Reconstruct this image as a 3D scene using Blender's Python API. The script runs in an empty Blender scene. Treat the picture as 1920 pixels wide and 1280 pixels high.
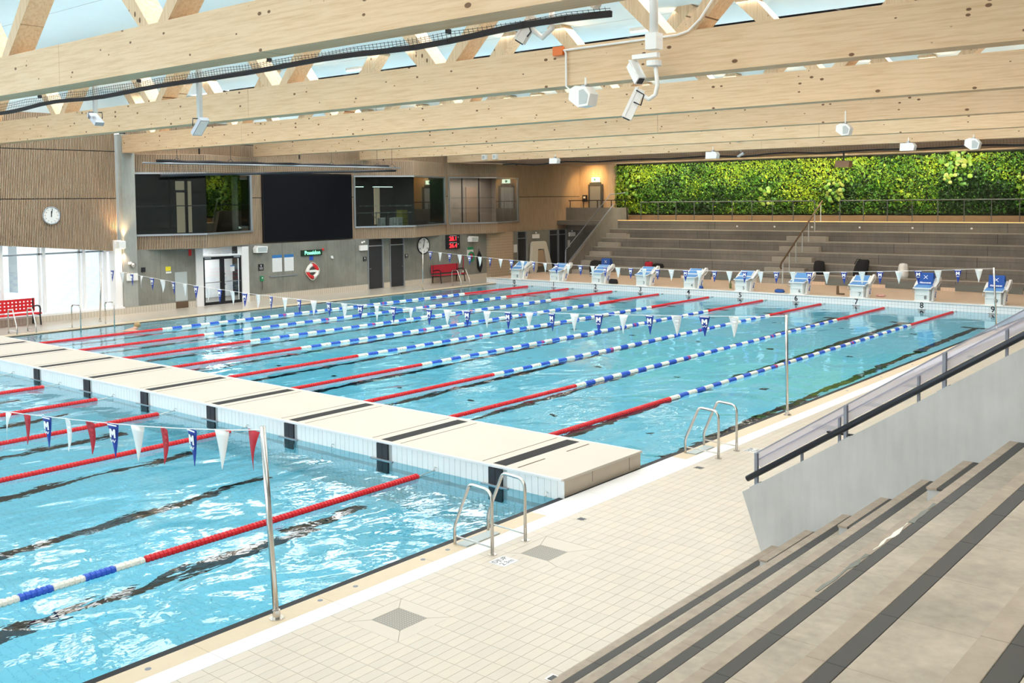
import bpy, math, random
import numpy as np
from mathutils import Vector, Matrix

random.seed(7); rng = np.random.default_rng(7)
S = bpy.context.scene
C = S.collection
PI = math.pi

# ------------------------------------------------------------------ camera
yaw, pitch, roll = (math.radians(a) for a in (-39.487, 2.81, -0.637))
fw = Vector((math.sin(yaw)*math.cos(pitch), math.cos(yaw)*math.cos(pitch), -math.sin(pitch)))
rt = Vector((math.cos(yaw), -math.sin(yaw), 0)); up = rt.cross(fw)
rt, up = rt*math.cos(roll)+up*math.sin(roll), -rt*math.sin(roll)+up*math.cos(roll)
cam_d = bpy.data.cameras.new('camera'); cam = bpy.data.objects.new('camera', cam_d); C.objects.link(cam)
m = Matrix((rt, up, -fw)).transposed().to_4x4(); m.translation = (33.592, -13.207, 4.295)
cam.matrix_world = m
cam_d.sensor_width = 36; cam_d.lens = 1874.2*36/1920
cam_d.shift_x = (960-988.6)/1920; cam_d.shift_y = (465.2-640)/1920
cam_d.clip_start = .1; cam_d.clip_end = 500
S.camera = cam

# ------------------------------------------------------------------ world, big lights, exposure
W = bpy.data.worlds.new('sky'); S.world = W; W.use_nodes = True
bgn = W.node_tree.nodes['Background']; bgn.inputs[0].default_value = (.86, .94, 1, 1); bgn.inputs[1].default_value = 2.1
S.view_settings.view_transform = 'Standard'; S.view_settings.look = 'None'
S.view_settings.gamma = 1; S.view_settings.use_curve_mapping = False
S.view_settings.exposure = .45
cy = S.cycles
cy.use_light_tree = False; cy.use_denoising = True; cy.max_bounces = 10; cy.diffuse_bounces = 4; cy.glossy_bounces = 3
cy.transmission_bounces = 7; cy.transparent_max_bounces = 10; cy.use_adaptive_sampling = True; cy.adaptive_threshold = .12; cy.adaptive_min_samples = 18; cy.sample_clamp_indirect = 30

def area(name, loc, direction, sx, sy, power, col=(1, 1, 1), portal=False):
    d = bpy.data.lights.new(name, 'AREA'); d.shape = 'RECTANGLE'; d.size = sx; d.size_y = sy
    d.energy = power; d.color = col
    o = bpy.data.objects.new(name, d); C.objects.link(o); o.location = loc
    o.rotation_euler = Vector(direction).to_track_quat('-Z', 'Y').to_euler()
    if portal: d.cycles.is_portal = True
    return o
area('daylight_opening_left_glazing', (-3.5, -9.5, 1.7), (1, 0, 0), 32, 2.7, 1, portal=True)
area('daylight_near_end_glazing', (18, -25.6, 4.6), (0, 1, 0), 42, 7, 1700, (1, .93, .85))
area('added_ceiling_fill', (34, -8, 8.5), (0, 0, -1), 5, 3, 190, (1, .94, .86))  # added fill light that brightens the right stand's treads
for y, p in ((-10.2, 330), (-4.2, 380), (1.8, 460), (7.7, 520), (13.7, 560), (19.6, 520)):     # added rows of broad soft light panels over pool and deck
    for x in (2, 10, 18, 26):
        area('added_ceiling_fill', (x, y, 8.5), (0, 0, -1), 7.4, 2.4, p*.46, (1, .97, .93))
for y, p in ((-20, 500), (-14.5, 600), (-8.2, 650), (-2.2, 650), (3.8, 700), (9.7, 800), (15.7, 850), (21.6, 750)):        # added upward fill panels between the trusses, brightening the ceiling
    area('added_upward_fill', (17, y, 7.05), (0, 0, 1), 40, 2.6, p*.24, (.97, .99, 1))
for x in (2, 9.5, 17, 24.5):                               # added fill lights under the low ceiling, brightening the far stand
    area('added_stand_fill', (x, 28.2, 6.25), (0, .1, -1), 6, .4, 72, (1, .82, .62))
for x in (3.5, 9, 14.5, 20):
    area('plant_lamp', (x, 33.6, 5.95), (0, 1, -.9), 5, .15, 200, (1, .93, .72))

# ------------------------------------------------------------------ materials
MATS = {}
def nm(name):
    M = bpy.data.materials.new(name); M.use_nodes = True; MATS[name] = M
    nt = M.node_tree; return M, nt, nt.nodes, nt.links, nt.nodes['Principled BSDF']
def plain(name, col, rough=.5, metal=0, emit=0, spec=.5, noise=.0, nscale=3.0, bump=0):
    M, nt, N, L, b = nm(name)
    b.inputs['Base Color'].default_value = (*col, 1); b.inputs['Roughness'].default_value = rough
    b.inputs['Metallic'].default_value = metal; b.inputs['Specular IOR Level'].default_value = spec
    if emit:
        b.inputs['Emission Color'].default_value = (*col, 1); b.inputs['Emission Strength'].default_value = emit
    if noise or bump:
        tc = N.new('ShaderNodeNewGeometry'); n = N.new('ShaderNodeTexNoise'); n.inputs['Scale'].default_value = nscale
        n.inputs['Detail'].default_value = 8; n.inputs['Roughness'].default_value = .62; L.new(tc.outputs['Position'], n.inputs['Vector'])
        if noise:
            mx = N.new('ShaderNodeMix'); mx.data_type = 'RGBA'
            mx.inputs['A'].default_value = (*[c*(1-noise) for c in col], 1); mx.inputs['B'].default_value = (*[min(1, c*(1+noise)) for c in col], 1)
            L.new(n.outputs['Fac'], mx.inputs['Factor']); L.new(mx.outputs['Result'], b.inputs['Base Color'])
        if bump:
            bp = N.new('ShaderNodeBump'); bp.inputs['Strength'].default_value = bump; bp.inputs['Distance'].default_value = .02
            L.new(n.outputs['Fac'], bp.inputs['Height']); L.new(bp.outputs['Normal'], b.inputs['Normal'])
    return M
def brick(name, c1, c2, mortar, w, h, mort=.006, axes='XY', rough=.35, offset=0., bump=.3):
    """tile grid in world metres; axes picks which object axes run along the tile width and height"""
    M, nt, N, L, b = nm(name); b.inputs['Roughness'].default_value = rough
    tc = N.new('ShaderNodeTexCoord'); sp = N.new('ShaderNodeSeparateXYZ'); cb = N.new('ShaderNodeCombineXYZ')
    L.new(tc.outputs['Object'], sp.inputs[0]); L.new(sp.outputs[axes[0]], cb.inputs[0]); L.new(sp.outputs[axes[1]], cb.inputs[1])
    t = N.new('ShaderNodeTexBrick'); L.new(cb.outputs[0], t.inputs['Vector'])
    t.offset = offset; t.inputs['Scale'].default_value = 1; t.inputs['Mortar Size'].default_value = mort
    t.inputs['Brick Width'].default_value = w; t.inputs['Row Height'].default_value = h
    t.inputs['Mortar Smooth'].default_value = .1
    for k, c in (('Color1', c1), ('Color2', c2), ('Mortar', mortar)): t.inputs[k].default_value = (*c, 1)
    L.new(t.outputs['Color'], b.inputs['Base Color'])
    if bump:
        bp = N.new('ShaderNodeBump'); bp.invert = True; bp.inputs['Strength'].default_value = bump; bp.inputs['Distance'].default_value = .004
        L.new(t.outputs['Fac'], bp.inputs['Height']); L.new(bp.outputs['Normal'], b.inputs['Normal'])
    return M
def wood(name, base, dark, knots=True, rough=.55, axis=0, lam=.045):
    """pine lamellae: grain runs along `axis` (0 = X, 1 = Y, 2 = Z)"""
    M, nt, N, L, b = nm(name); b.inputs['Roughness'].default_value = rough; b.inputs['Specular IOR Level'].default_value = .3
    tc = N.new('ShaderNodeTexCoord'); mp = N.new('ShaderNodeMapping'); L.new(tc.outputs['Object'], mp.inputs[0])
    sc = [9, 9, 9]; sc[axis] = .5; mp.inputs['Scale'].default_value = sc
    n = N.new('ShaderNodeTexNoise'); n.inputs['Scale'].default_value = 2.2; n.inputs['Detail'].default_value = 7; n.inputs['Roughness'].default_value = .65
    L.new(mp.outputs[0], n.inputs['Vector'])
    r = N.new('ShaderNodeValToRGB'); L.new(n.outputs['Fac'], r.inputs[0])
    r.color_ramp.elements[0].position = .28; r.color_ramp.elements[0].color = (*dark, 1)
    r.color_ramp.elements[1].position = .56; r.color_ramp.elements[1].color = (*base, 1)
    out = r.outputs['Color']
    # faint lamella lines
    sp = N.new('ShaderNodeSeparateXYZ'); L.new(tc.outputs['Object'], sp.inputs[0])
    fr = N.new('ShaderNodeMath'); fr.operation = 'PINGPONG'; fr.inputs[1].default_value = lam
    L.new(sp.outputs['XYZ'[2 if axis != 2 else 0]], fr.inputs[0])
    lt = N.new('ShaderNodeMath'); lt.operation = 'LESS_THAN'; lt.inputs[1].default_value = .0015; L.new(fr.outputs[0], lt.inputs[0])
    ml = N.new('ShaderNodeMath'); ml.operation = 'MULTIPLY'; ml.inputs[1].default_value = .3; L.new(lt.outputs[0], ml.inputs[0])
    mx = N.new('ShaderNodeMix'); mx.data_type = 'RGBA'; mx.inputs['B'].default_value = (*dark, 1)
    L.new(ml.outputs[0], mx.inputs['Factor']); L.new(out, mx.inputs['A']); out = mx.outputs['Result']
    if knots:
        m2 = N.new('ShaderNodeMapping'); L.new(tc.outputs['Object'], m2.inputs[0])
        s2 = [7.5, 7.5, 7.5]; s2[axis] = 4.4; s2[1] = .01; m2.inputs['Scale'].default_value = s2
        v = N.new('ShaderNodeTexVoronoi'); v.inputs['Scale'].default_value = 1.0; L.new(m2.outputs[0], v.inputs['Vector'])
        sepc = N.new('ShaderNodeSeparateColor'); L.new(v.outputs['Color'], sepc.inputs[0])
        mr = N.new('ShaderNodeMapRange'); mr.inputs['From Min'].default_value = 0; mr.inputs['From Max'].default_value = 1
        mr.inputs['To Min'].default_value = -.11; mr.inputs['To Max'].default_value = .24; L.new(sepc.outputs[0], mr.inputs['Value'])
        d = N.new('ShaderNodeMath'); d.operation = 'SUBTRACT'; L.new(mr.outputs[0], d.inputs[0]); L.new(v.outputs['Distance'], d.inputs[1])
        sm = N.new('ShaderNodeMath'); sm.operation = 'MULTIPLY'; sm.inputs[1].default_value = 28; sm.use_clamp = True; L.new(d.outputs[0], sm.inputs[0])
        mk = N.new('ShaderNodeMix'); mk.data_type = 'RGBA'; mk.inputs['B'].default_value = (.16, .085, .04, 1)
        L.new(sm.outputs[0], mk.inputs['Factor']); L.new(out, mk.inputs['A']); out = mk.outputs['Result']
    L.new(out, b.inputs['Base Color'])
    return M
def concrete(name, col, var=.18, rough=.75, scale=.7):
    M, nt, N, L, b = nm(name); b.inputs['Roughness'].default_value = rough
    tc = N.new('ShaderNodeNewGeometry')
    n = N.new('ShaderNodeTexNoise'); n.inputs['Scale'].default_value = scale; n.inputs['Detail'].default_value = 9; n.inputs['Roughness'].default_value = .6
    L.new(tc.outputs['Position'], n.inputs['Vector'])
    n2 = N.new('ShaderNodeTexNoise'); n2.inputs['Scale'].default_value = 14; n2.inputs['Detail'].default_value = 5
    mp = N.new('ShaderNodeMapping'); mp.inputs['Scale'].default_value = (1, 1, .12); L.new(tc.outputs['Position'], mp.inputs[0]); L.new(mp.outputs[0], n2.inputs['Vector'])
    ad = N.new('ShaderNodeMath'); ad.operation = 'MULTIPLY_ADD'; ad.inputs[1].default_value = .35; L.new(n2.outputs['Fac'], ad.inputs[0]); L.new(n.outputs['Fac'], ad.inputs[2])
    r = N.new('ShaderNodeValToRGB'); L.new(ad.outputs[0], r.inputs[0])
    r.color_ramp.elements[0].position = .4; r.color_ramp.elements[0].color = (*[c*(1-var) for c in col], 1)
    r.color_ramp.elements[1].position = .9; r.color_ramp.elements[1].color = (*[c*(1+var) for c in col], 1)
    L.new(r.outputs[0], b.inputs['Base Color'])
    bp = N.new('ShaderNodeBump'); bp.inputs['Strength'].default_value = .15; bp.inputs['Distance'].default_value = .01
    L.new(ad.outputs[0], bp.inputs['Height']); L.new(bp.outputs[0], b.inputs['Normal'])
    return M
def glass(name, tint=(.93, .98, .97), refl=1.0, rough=.0, dirt=0.0):
    """thin pane: clear transmission with a Fresnel reflection"""
    M, nt, N, L, b = nm(name); N.remove(b); out = N['Material Output']
    tr = N.new('ShaderNodeBsdfTransparent'); tr.inputs[0].default_value = (*tint, 1)
    g = N.new('ShaderNodeBsdfGlossy'); g.inputs['Roughness'].default_value = rough; g.inputs[0].default_value = (1, 1, 1, 1)
    f = N.new('ShaderNodeFresnel'); f.inputs[0].default_value = 1.5
    ml = N.new('ShaderNodeMath'); ml.operation = 'MULTIPLY'; ml.inputs[1].default_value = refl; ml.use_clamp = True; L.new(f.outputs[0], ml.inputs[0])
    mx = N.new('ShaderNodeMixShader'); L.new(ml.outputs[0], mx.inputs[0]); L.new(tr.outputs[0], mx.inputs[1]); L.new(g.outputs[0], mx.inputs[2])
    last = mx
    if dirt:
        df = N.new('ShaderNodeBsdfDiffuse'); df.inputs[0].default_value = (.74, .74, .82, 1)
        m2 = N.new('ShaderNodeMixShader'); m2.inputs[0].default_value = dirt; L.new(mx.outputs[0], m2.inputs[1]); L.new(df.outputs[0], m2.inputs[2]); last = m2
    L.new(last.outputs[0], out.inputs['Surface'])
    return M
wood('pine_x', (.70, .515, .33), (.56, .37, .20), axis=0)
wood('pine_strut', (.68, .51, .33), (.52, .34, .19), axis=2, lam=.06)
wood('slat_wood', (.47, .345, .235), (.34, .245, .16), knots=False, axis=2, lam=3)
plain('slat_back', (.035, .03, .028), .9)
plain('fine_slat_dark', (.10, .075, .055), .8)
concrete('concrete_wall', (.205, .203, .175), .30)
concrete('concrete_column', (.33, .34, .31), .2)
concrete('concrete_tier', (.19, .172, .15), .30, scale=.5)
concrete('concrete_edge', (.36, .33, .28), .15); concrete('concrete_parapet', (.46, .47, .465), .15, scale=1.1)
plain('ceiling_white', (.74, .86, .90), .9, noise=.04, nscale=1.2)
plain('white_paint', (.80, .80, .80), .5)
plain('white_plastic', (.82, .82, .80), .35)
plain('black_gap', (.012, .012, .014), .8)
plain('black_plastic', (.014, .015, .018), .5, spec=.3)
plain('black_steel', (.035, .04, .05), .35, metal=.6)
plain('dark_grey', (.06, .062, .066), .5)
plain('grey_metal', (.40, .43, .47), .4, metal=.7)
plain('post_grey', (.23, .25, .30), .45, metal=.3)
plain('drain_grey', (.30, .275, .235), .5); plain('drain_light', (.48, .45, .40), .5); plain('rail_dark', (.06, .063, .068), .6); plain('steel', (.62, .59, .55), .22, metal=1.)
plain('red_plastic', (.62, .015, .02), .4)
plain('blue_plastic', (.03, .10, .50), .4)
plain('cream_plastic', (.86, .82, .70), .45)
plain('blue_float', (.035, .12, .62), .4)
plain('white_float', (.88, .85, .76), .45)
plain('red_float', (.70, .02, .028), .38)
plain('pad_blue', (.12, .32, .66), .6)
plain('grey_panel', (.45, .50, .50), .5)
plain('block_front', (.66, .73, .73), .35); plain('vent_grey', (.16, .17, .155), .7, noise=.3, nscale=60)
plain('logo_white', (.9, .9, .9), .5)
plain('print_black', (.015, .015, .02), .5)
plain('flag_white', (.86, .87, .86), .7)
plain('flag_blue', (.02, .055, .36), .7)
plain('flag_red', (.50, .02, .035), .7)
plain('screen_black', (.004, .005, .008), .6, spec=.12)
plain('led_red', (1, .02, .03), .5, emit=2.2)
plain('led_green', (.25, 1, .55), .5, emit=1.3)
plain('exit_glow', (.75, 1, .88), .5, emit=1.8)
plain('led_warm', (1, .58, .20), .5, emit=1.0)
plain('lamp_glow', (1, .97, .92), .5, emit=6)
plain('warm_glow', (1, .75, .42), .5, emit=8)
plain('orange_box', (.72, .16, .02), .5)
plain('tile_beige_a', (.60, .53, .44), .32, noise=.05, nscale=2)
plain('tile_beige_b', (.58, .515, .43), .32, noise=.05, nscale=2)
plain('tile_beige_c', (.61, .535, .435), .32, noise=.05, nscale=2)
plain('grout', (.40, .345, .28), .9)
plain('tile_white', (.80, .82, .82), .2)
plain('grout_grey', (.40, .42, .43), .9)
plain('grate_white', (.80, .79, .77), .5, noise=.03, nscale=30)
plain('coping_beige', (.66, .54, .38), .5, noise=.06, nscale=8)
plain('tile_black', (.008, .011, .016), .5, spec=.25)
plain('bulk_top', (.62, .56, .48), .45, noise=.03, nscale=4)
plain('bulk_end', (.58, .49, .38), .5, noise=.10, nscale=3)
plain('nosing', (.35, .285, .22), .6, noise=.4, nscale=7)
plain('chip_green', (.07, .085, .065), .3, noise=.5, nscale=20); plain('strip_dark', (.042, .040, .037), .55, noise=.12, nscale=9)
concrete('tread_tile', (.35, .30, .235), .38, rough=.55, scale=1.5)
plain('plant_felt', (.012, .016, .008), .95); plain('soil_wood', (.17, .10, .05), .7, noise=.2, nscale=5)
plain('fascia_brown', (.46, .32, .235), .7, noise=.08)
plain('leather_brown', (.12, .075, .04), .7)
plain('cloth_black', (.013, .013, .015), .9)
plain('cloth_red', (.45, .02, .04), .9)
plain('cloth_blue', (.03, .10, .38), .9)
plain('cloth_white', (.72, .72, .70), .9)
plain('pink_plastic', (.75, .42, .38), .6)
plain('green_bottle', (.10, .16, .05), .4)
plain('skin', (.62, .38, .27), .5)
plain('hair_blond', (.42, .28, .13), .7, noise=.3, nscale=40)
plain('board_cream', (.70, .66, .56), .6)
plain('board_tan', (.46, .34, .22), .7)
plain('room_dark', (.045, .048, .05), .8)
plain('room_brown', (.40, .33, .28), .8)
plain('room_floor', (.12, .11, .10), .6)
plain('room_lit', (.70, .56, .38), .7, emit=.35)
plain('olive', (.32, .30, .05), .7)
plain('yellow_sign', (.85, .72, .03), .5)
plain('sign_housing', (.006, .03, .016), .5); plain('sign_green', (.02, .22, .09), .5)
plain('door_dark', (.028, .029, .031), .4)
plain('outside_ground', (.78, .78, .76), .9)
plain('outside_wall', (.34, .36, .36), .9, noise=.15, nscale=.6)
plain('outside_green', (.28, .40, .20), .9, noise=.3, nscale=2)
brick('tiles_pool', (.95, .97, .98), (.94, .96, .97), (.66, .79, .84), .25, .125, .006, 'XY', .3)
brick('tiles_wall_x', (.78, .80, .81), (.77, .79, .80), (.50, .52, .52), .125, .125, .006, 'XZ', .22)
brick('tiles_wall_y', (.78, .80, .81), (.77, .79, .80), (.50, .52, .52), .125, .125, .006, 'YZ', .22)
brick('tiles_far_deck', (.76, .575, .43), (.74, .56, .42), (.54, .41, .31), .25, .125, .006, 'YX', .4)
brick('tiles_left_deck', (.58, .52, .45), (.56, .51, .44), (.42, .37, .31), .25, .125, .006, 'YX', .25)
brick('tiles_skirt', (.60, .54, .44), (.57, .51, .42), (.36, .31, .25), .119, .30, .008, 'YZ', .4)
brick('tiles_pillar', (.46, .36, .25), (.44, .345, .24), (.28, .22, .16), .15, .15, .008, 'YZ', .4)
glass('pane', (.95, .98, .98)); glass('pane_dark', (.66, .72, .71), .75); glass('pane_lavender', (.88, .88, .94), .6, .0, .24); glass('pane_soft', (.80, .83, .82), .8)
# striped notices
def notice(name):
    M, nt, N, L, b = nm(name); tc = N.new('ShaderNodeTexCoord'); sp = N.new('ShaderNodeSeparateXYZ'); L.new(tc.outputs['Generated'], sp.inputs[0])
    w = N.new('ShaderNodeTexWave'); w.bands_direction = 'Z'; w.inputs['Scale'].default_value = 9; L.new(tc.outputs['Generated'], w.inputs['Vector'])
    r = N.new('ShaderNodeValToRGB'); r.color_ramp.interpolation = 'CONSTANT'; L.new(w.outputs['Fac'], r.inputs[0])
    r.color_ramp.elements[0].color = (.78, .80, .80, 1); r.color_ramp.elements[1].position = .8; r.color_ramp.elements[1].color = (.55, .58, .60, 1)
    gt = N.new('ShaderNodeMath'); gt.operation = 'GREATER_THAN'; gt.inputs[1].default_value = .82; L.new(sp.outputs['Z'], gt.inputs[0])
    mx = N.new('ShaderNodeMix'); mx.data_type = 'RGBA'; L.new(gt.outputs[0], mx.inputs['Factor']); L.new(r.outputs[0], mx.inputs['A']); mx.inputs['B'].default_value = (.03, .17, .45, 1)
    L.new(mx.outputs['Result'], b.inputs['Base Color'])
notice('notice')
WATER_TINT = (.20, .76, 1.0, 1)
# water: clear refracting body, ripples in the normal, flat tint in the colour stands in for absorption with depth
M, nt, N, L, b = nm('water')
N.remove(b); out = N['Material Output']
gl = N.new('ShaderNodeBsdfPrincipled'); gl.inputs['IOR'].default_value = 1.333; gl.inputs['Roughness'].default_value = 0.0; gl.inputs['Transmission Weight'].default_value = 1; gl.inputs['Base Color'].default_value = WATER_TINT
tc = N.new('ShaderNodeTexCoord')
def wav(scale, sx, sy, det, dist):
    mp = N.new('ShaderNodeMapping'); mp.inputs['Scale'].default_value = (sx, sy, 1); L.new(tc.outputs['Object'], mp.inputs[0])
    n = N.new('ShaderNodeTexNoise'); n.inputs['Scale'].default_value = scale; n.inputs['Detail'].default_value = det; n.inputs['Distortion'].default_value = dist; n.inputs['Roughness'].default_value = .5
    L.new(mp.outputs[0], n.inputs['Vector']); return n
n1 = wav(.75, 1, .8, 2, .6); n2 = wav(3.2, 1, .7, 3, .4)
sy_ = N.new('ShaderNodeSeparateXYZ'); L.new(tc.outputs['Object'], sy_.inputs[0])
md0 = N.new('ShaderNodeMath'); md0.operation = 'MULTIPLY_ADD'; md0.inputs[1].default_value = .10; L.new(n2.outputs['Fac'], md0.inputs[0]); L.new(n1.outputs['Fac'], md0.inputs[2])
n3 = wav(9., 1, .6, 2, .2); md = N.new('ShaderNodeMath'); md.operation = 'MULTIPLY_ADD'; md.inputs[1].default_value = .032; L.new(n3.outputs['Fac'], md.inputs[0]); L.new(md0.outputs[0], md.inputs[2])
# calmer water towards the far right corner, livelier near the bulkhead
cal = N.new('ShaderNodeMapRange'); cal.inputs['From Min'].default_value = -8; cal.inputs['From Max'].default_value = 22; cal.inputs['To Min'].default_value = 1; cal.inputs['To Max'].default_value = .45
L.new(sy_.outputs['Y'], cal.inputs['Value'])
bp = N.new('ShaderNodeBump'); bp.inputs['Distance'].default_value = .07; L.new(cal.outputs[0], bp.inputs['Strength'])
L.new(md.outputs[0], bp.inputs['Height']); L.new(bp.outputs[0], gl.inputs['Normal']); L.new(gl.outputs[0], out.inputs['Surface'])
# leaves: colour by stored per-leaf tint
M, nt, N, L, b = nm('leaves'); ca = N.new('ShaderNodeVertexColor'); ca.layer_name = 'tint'; L.new(ca.outputs[0], b.inputs['Base Color']); b.inputs['Roughness'].default_value = .5
# net
plain('net_black', (.02, .02, .025), .8)

# ------------------------------------------------------------------ mesh helpers
class MB:
    def __init__(s): s.v = []; s.f = []
    def add(s, vs, fs):
        k = len(s.v); s.v += [tuple(p) for p in vs]; s.f += [tuple(i+k for i in f) for f in fs]; return s
    def box(s, x0, x1, y0, y1, z0, z1, bev=0):
        if bev <= 0:
            return s.add([(x0,y0,z0),(x1,y0,z0),(x1,y1,z0),(x0,y1,z0),(x0,y0,z1),(x1,y0,z1),(x1,y1,z1),(x0,y1,z1)],
                         [(3,2,1,0),(4,5,6,7),(0,1,5,4),(1,2,6,5),(2,3,7,6),(3,0,4,7)])
        b = bev   # chamfered top edges
        return s.add([(x0,y0,z0),(x1,y0,z0),(x1,y1,z0),(x0,y1,z0),(x0,y0,z1-b),(x1,y0,z1-b),(x1,y1,z1-b),(x0,y1,z1-b),
                      (x0+b,y0+b,z1),(x1-b,y0+b,z1),(x1-b,y1-b,z1),(x0+b,y1-b,z1)],
                     [(3,2,1,0),(0,1,5,4),(1,2,6,5),(2,3,7,6),(3,0,4,7),(4,5,9,8),(5,6,10,9),(6,7,11,10),(7,4,8,11),(8,9,10,11)])
    def prism(s, poly, axis, a, b):
        """extrude 2-D polygon along axis ('x','y','z') from a to b; poly is in the two remaining axes in order"""
        n = len(poly)
        def P(p, t): return {'x': (t, p[0], p[1]), 'y': (p[0], t, p[1]), 'z': (p[0], p[1], t)}[axis]
        vs = [P(p, a) for p in poly]+[P(p, b) for p in poly]
        ar = sum(poly[i][0]*poly[(i+1) % n][1]-poly[(i+1) % n][0]*poly[i][1] for i in range(n))
        flip = (ar > 0) == (axis != 'y')
        fs = [tuple(range(n))[::-1], tuple(range(n, 2*n))]+[(i, (i+1) % n, n+(i+1) % n, n+i) for i in range(n)]
        if not flip: fs = [f[::-1] for f in fs]
        return s.add(vs, fs)
    def tube(s, pts, r, n=8, cap=True, closed=False):
        pts = [Vector(p) for p in pts]; k0 = len(s.v); m_ = len(pts); prev = None
        for i, p in enumerate(pts):
            if closed: d = pts[(i+1) % m_]-pts[i-1]
            else: d = pts[min(i+1, m_-1)]-pts[max(i-1, 0)]
            d.normalize()
            if prev is None:
                a = Vector((0,0,1)) if abs(d.z) < .9 else Vector((1,0,0)); u = d.cross(a).normalized()
            else: u = (prev-d*prev.dot(d)).normalized()
            prev = u; w = d.cross(u)
            rr = r[i] if isinstance(r, (list, tuple)) else r
            for j in range(n):
                t = 2*PI*j/n; s.v.append(tuple(p+u*math.cos(t)*rr+w*math.sin(t)*rr))
        rng_ = range(m_) if closed else range(m_-1)
        for i in rng_:
            for j in range(n):
                a = k0+i*n+j; b2 = k0+i*n+(j+1) % n; c = k0+((i+1) % m_)*n+(j+1) % n; d2 = k0+((i+1) % m_)*n+j
                s.f.append((a, b2, c, d2))
        if cap and not closed:
            s.f.append(tuple(k0+j for j in range(n))[::-1]); s.f.append(tuple(k0+(m_-1)*n+j for j in range(n)))
        return s
    def beam(s, p0, p1, w, h, upv=(0, 0, 1)):
        """rectangular bar from p0 to p1; w across, h along upv side"""
        p0 = Vector(p0); p1 = Vector(p1); d = (p1-p0).normalized(); sd = d.cross(Vector(upv)).normalized(); u = sd.cross(d)
        c = [(-1,-1),(1,-1),(1,1),(-1,1)]
        vs = [p+sd*a*w/2+u*b*h/2 for p in (p0, p1) for a, b in c]
        return s.add(vs, [(0,1,2,3),(7,6,5,4),(0,4,5,1),(1,5,6,2),(2,6,7,3),(3,7,4,0)])
    def ball(s, c, rx, ry=None, rz=None, n=12, m_=8):
        ry = ry or rx; rz = rz or rx; k = len(s.v)
        for i in range(m_+1):
            a = PI*i/m_
            for j in range(n):
                t = 2*PI*j/n; s.v.append((c[0]+rx*math.sin(a)*math.cos(t), c[1]+ry*math.sin(a)*math.sin(t), c[2]+rz*math.cos(a)))
        for i in range(m_):
            for j in range(n):
                s.f.append((k+i*n+j, k+(i+1)*n+j, k+(i+1)*n+(j+1) % n, k+i*n+(j+1) % n))
        return s
    def disc(s, c, axis, r, th, n=24):
        """solid disc, thickness th along axis"""
        i = 'xyz'.index(axis); o = [(1,2),(2,0),(0,1)][i]; k = len(s.v)
        for q in (0, th):
            for j in range(n):
                p = list(c); p[i] += q; p[o[0]] += r*math.cos(2*PI*j/n); p[o[1]] += r*math.sin(2*PI*j/n); s.v.append(tuple(p))
        s.f.append(tuple(k+j for j in range(n))[::-1]); s.f.append(tuple(k+n+j for j in range(n)))
        for j in range(n): s.f.append((k+j, k+(j+1) % n, k+n+(j+1) % n, k+n+j))
        return s
    def mesh(s, name, mat, smooth=False):
        me = bpy.data.meshes.new(name); me.from_pydata(s.v, [], s.f)
        if mat: me.materials.append(MATS[mat])
        if smooth: me.shade_smooth()
        me.update(); return me
def put(name, mb, mat, parent=None, smooth=False, off=None):
    """link mesh; off: parent's world location so world coordinates can be used for parts"""
    if isinstance(mb, MB):
        if off is not None: mb.v = [(p[0]-off[0], p[1]-off[1], p[2]-off[2]) for p in mb.v]
        me = mb.mesh(name, mat, smooth)
    else: me = mb
    o = bpy.data.objects.new(name, me); C.objects.link(o)
    if parent: o.parent = parent
    return o
def tag(o, label=None, cat=None, group=None, kind=None):
    if label: o['label'] = label
    if cat: o['category'] = cat
    if group: o['group'] = group
    if kind: o['kind'] = kind
    return o
def thing(name, label, cat, loc=(0, 0, 0), rotz=0, group=None):
    o = bpy.data.objects.new(name, None); C.objects.link(o); o.location = loc; o.rotation_euler = (0, 0, rotz)
    o.empty_display_size = .1
    return tag(o, label, cat, group)
def struct(name, mb, mat, parent=None, label=None, off=None):
    o = put(name, mb, mat, parent, off=off)
    if parent is None: o['kind'] = 'structure'
    if label: o['label'] = label
    return o
def holder(name, loc=(0, 0, 0), label=None):
    o = bpy.data.objects.new(name, None); C.objects.link(o); o.location = loc; o['kind'] = 'structure'
    o.empty_display_size = .1
    if label: o['label'] = label
    return o
def dup(root, loc, rotz=None, label=None, parent=None):
    r = root.copy(); C.objects.link(r); r.location = loc
    if rotz is not None: r.rotation_euler = (0, 0, rotz)
    if label: r['label'] = label
    for ch in list(root.children):
        c = ch.copy(); C.objects.link(c); c.parent = r
        for g in list(ch.children):
            d = g.copy(); C.objects.link(d); d.parent = c
    return r
def text(name, body, size, mat, parent, loc, rot, ext=.002, align='CENTER', bold=0, sx=1):
    cu = bpy.data.curves.new(name, 'FONT'); cu.body = body; cu.size = size; cu.extrude = ext; cu.align_x = align; cu.align_y = 'CENTER'; cu.offset = bold
    cu.resolution_u = 3
    t = bpy.data.objects.new(name, cu); me = bpy.data.meshes.new_from_object(t); bpy.data.objects.remove(t)
    me.materials.clear(); me.materials.append(MATS[mat])
    o = bpy.data.objects.new(name, me); C.objects.link(o); o.parent = parent; o.location = loc; o.rotation_euler = rot; o.scale = (sx, 1, 1)
    return o
FACE_NEAR = (PI/2, 0, 0)          # lettering on a surface that faces -Y
FACE_POOL = (PI/2, 0, PI/2)       # lettering on a surface that faces +X

# ================================================================== THE SETTING
DEPTH = -2.25
NEAR_END = -24
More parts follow.
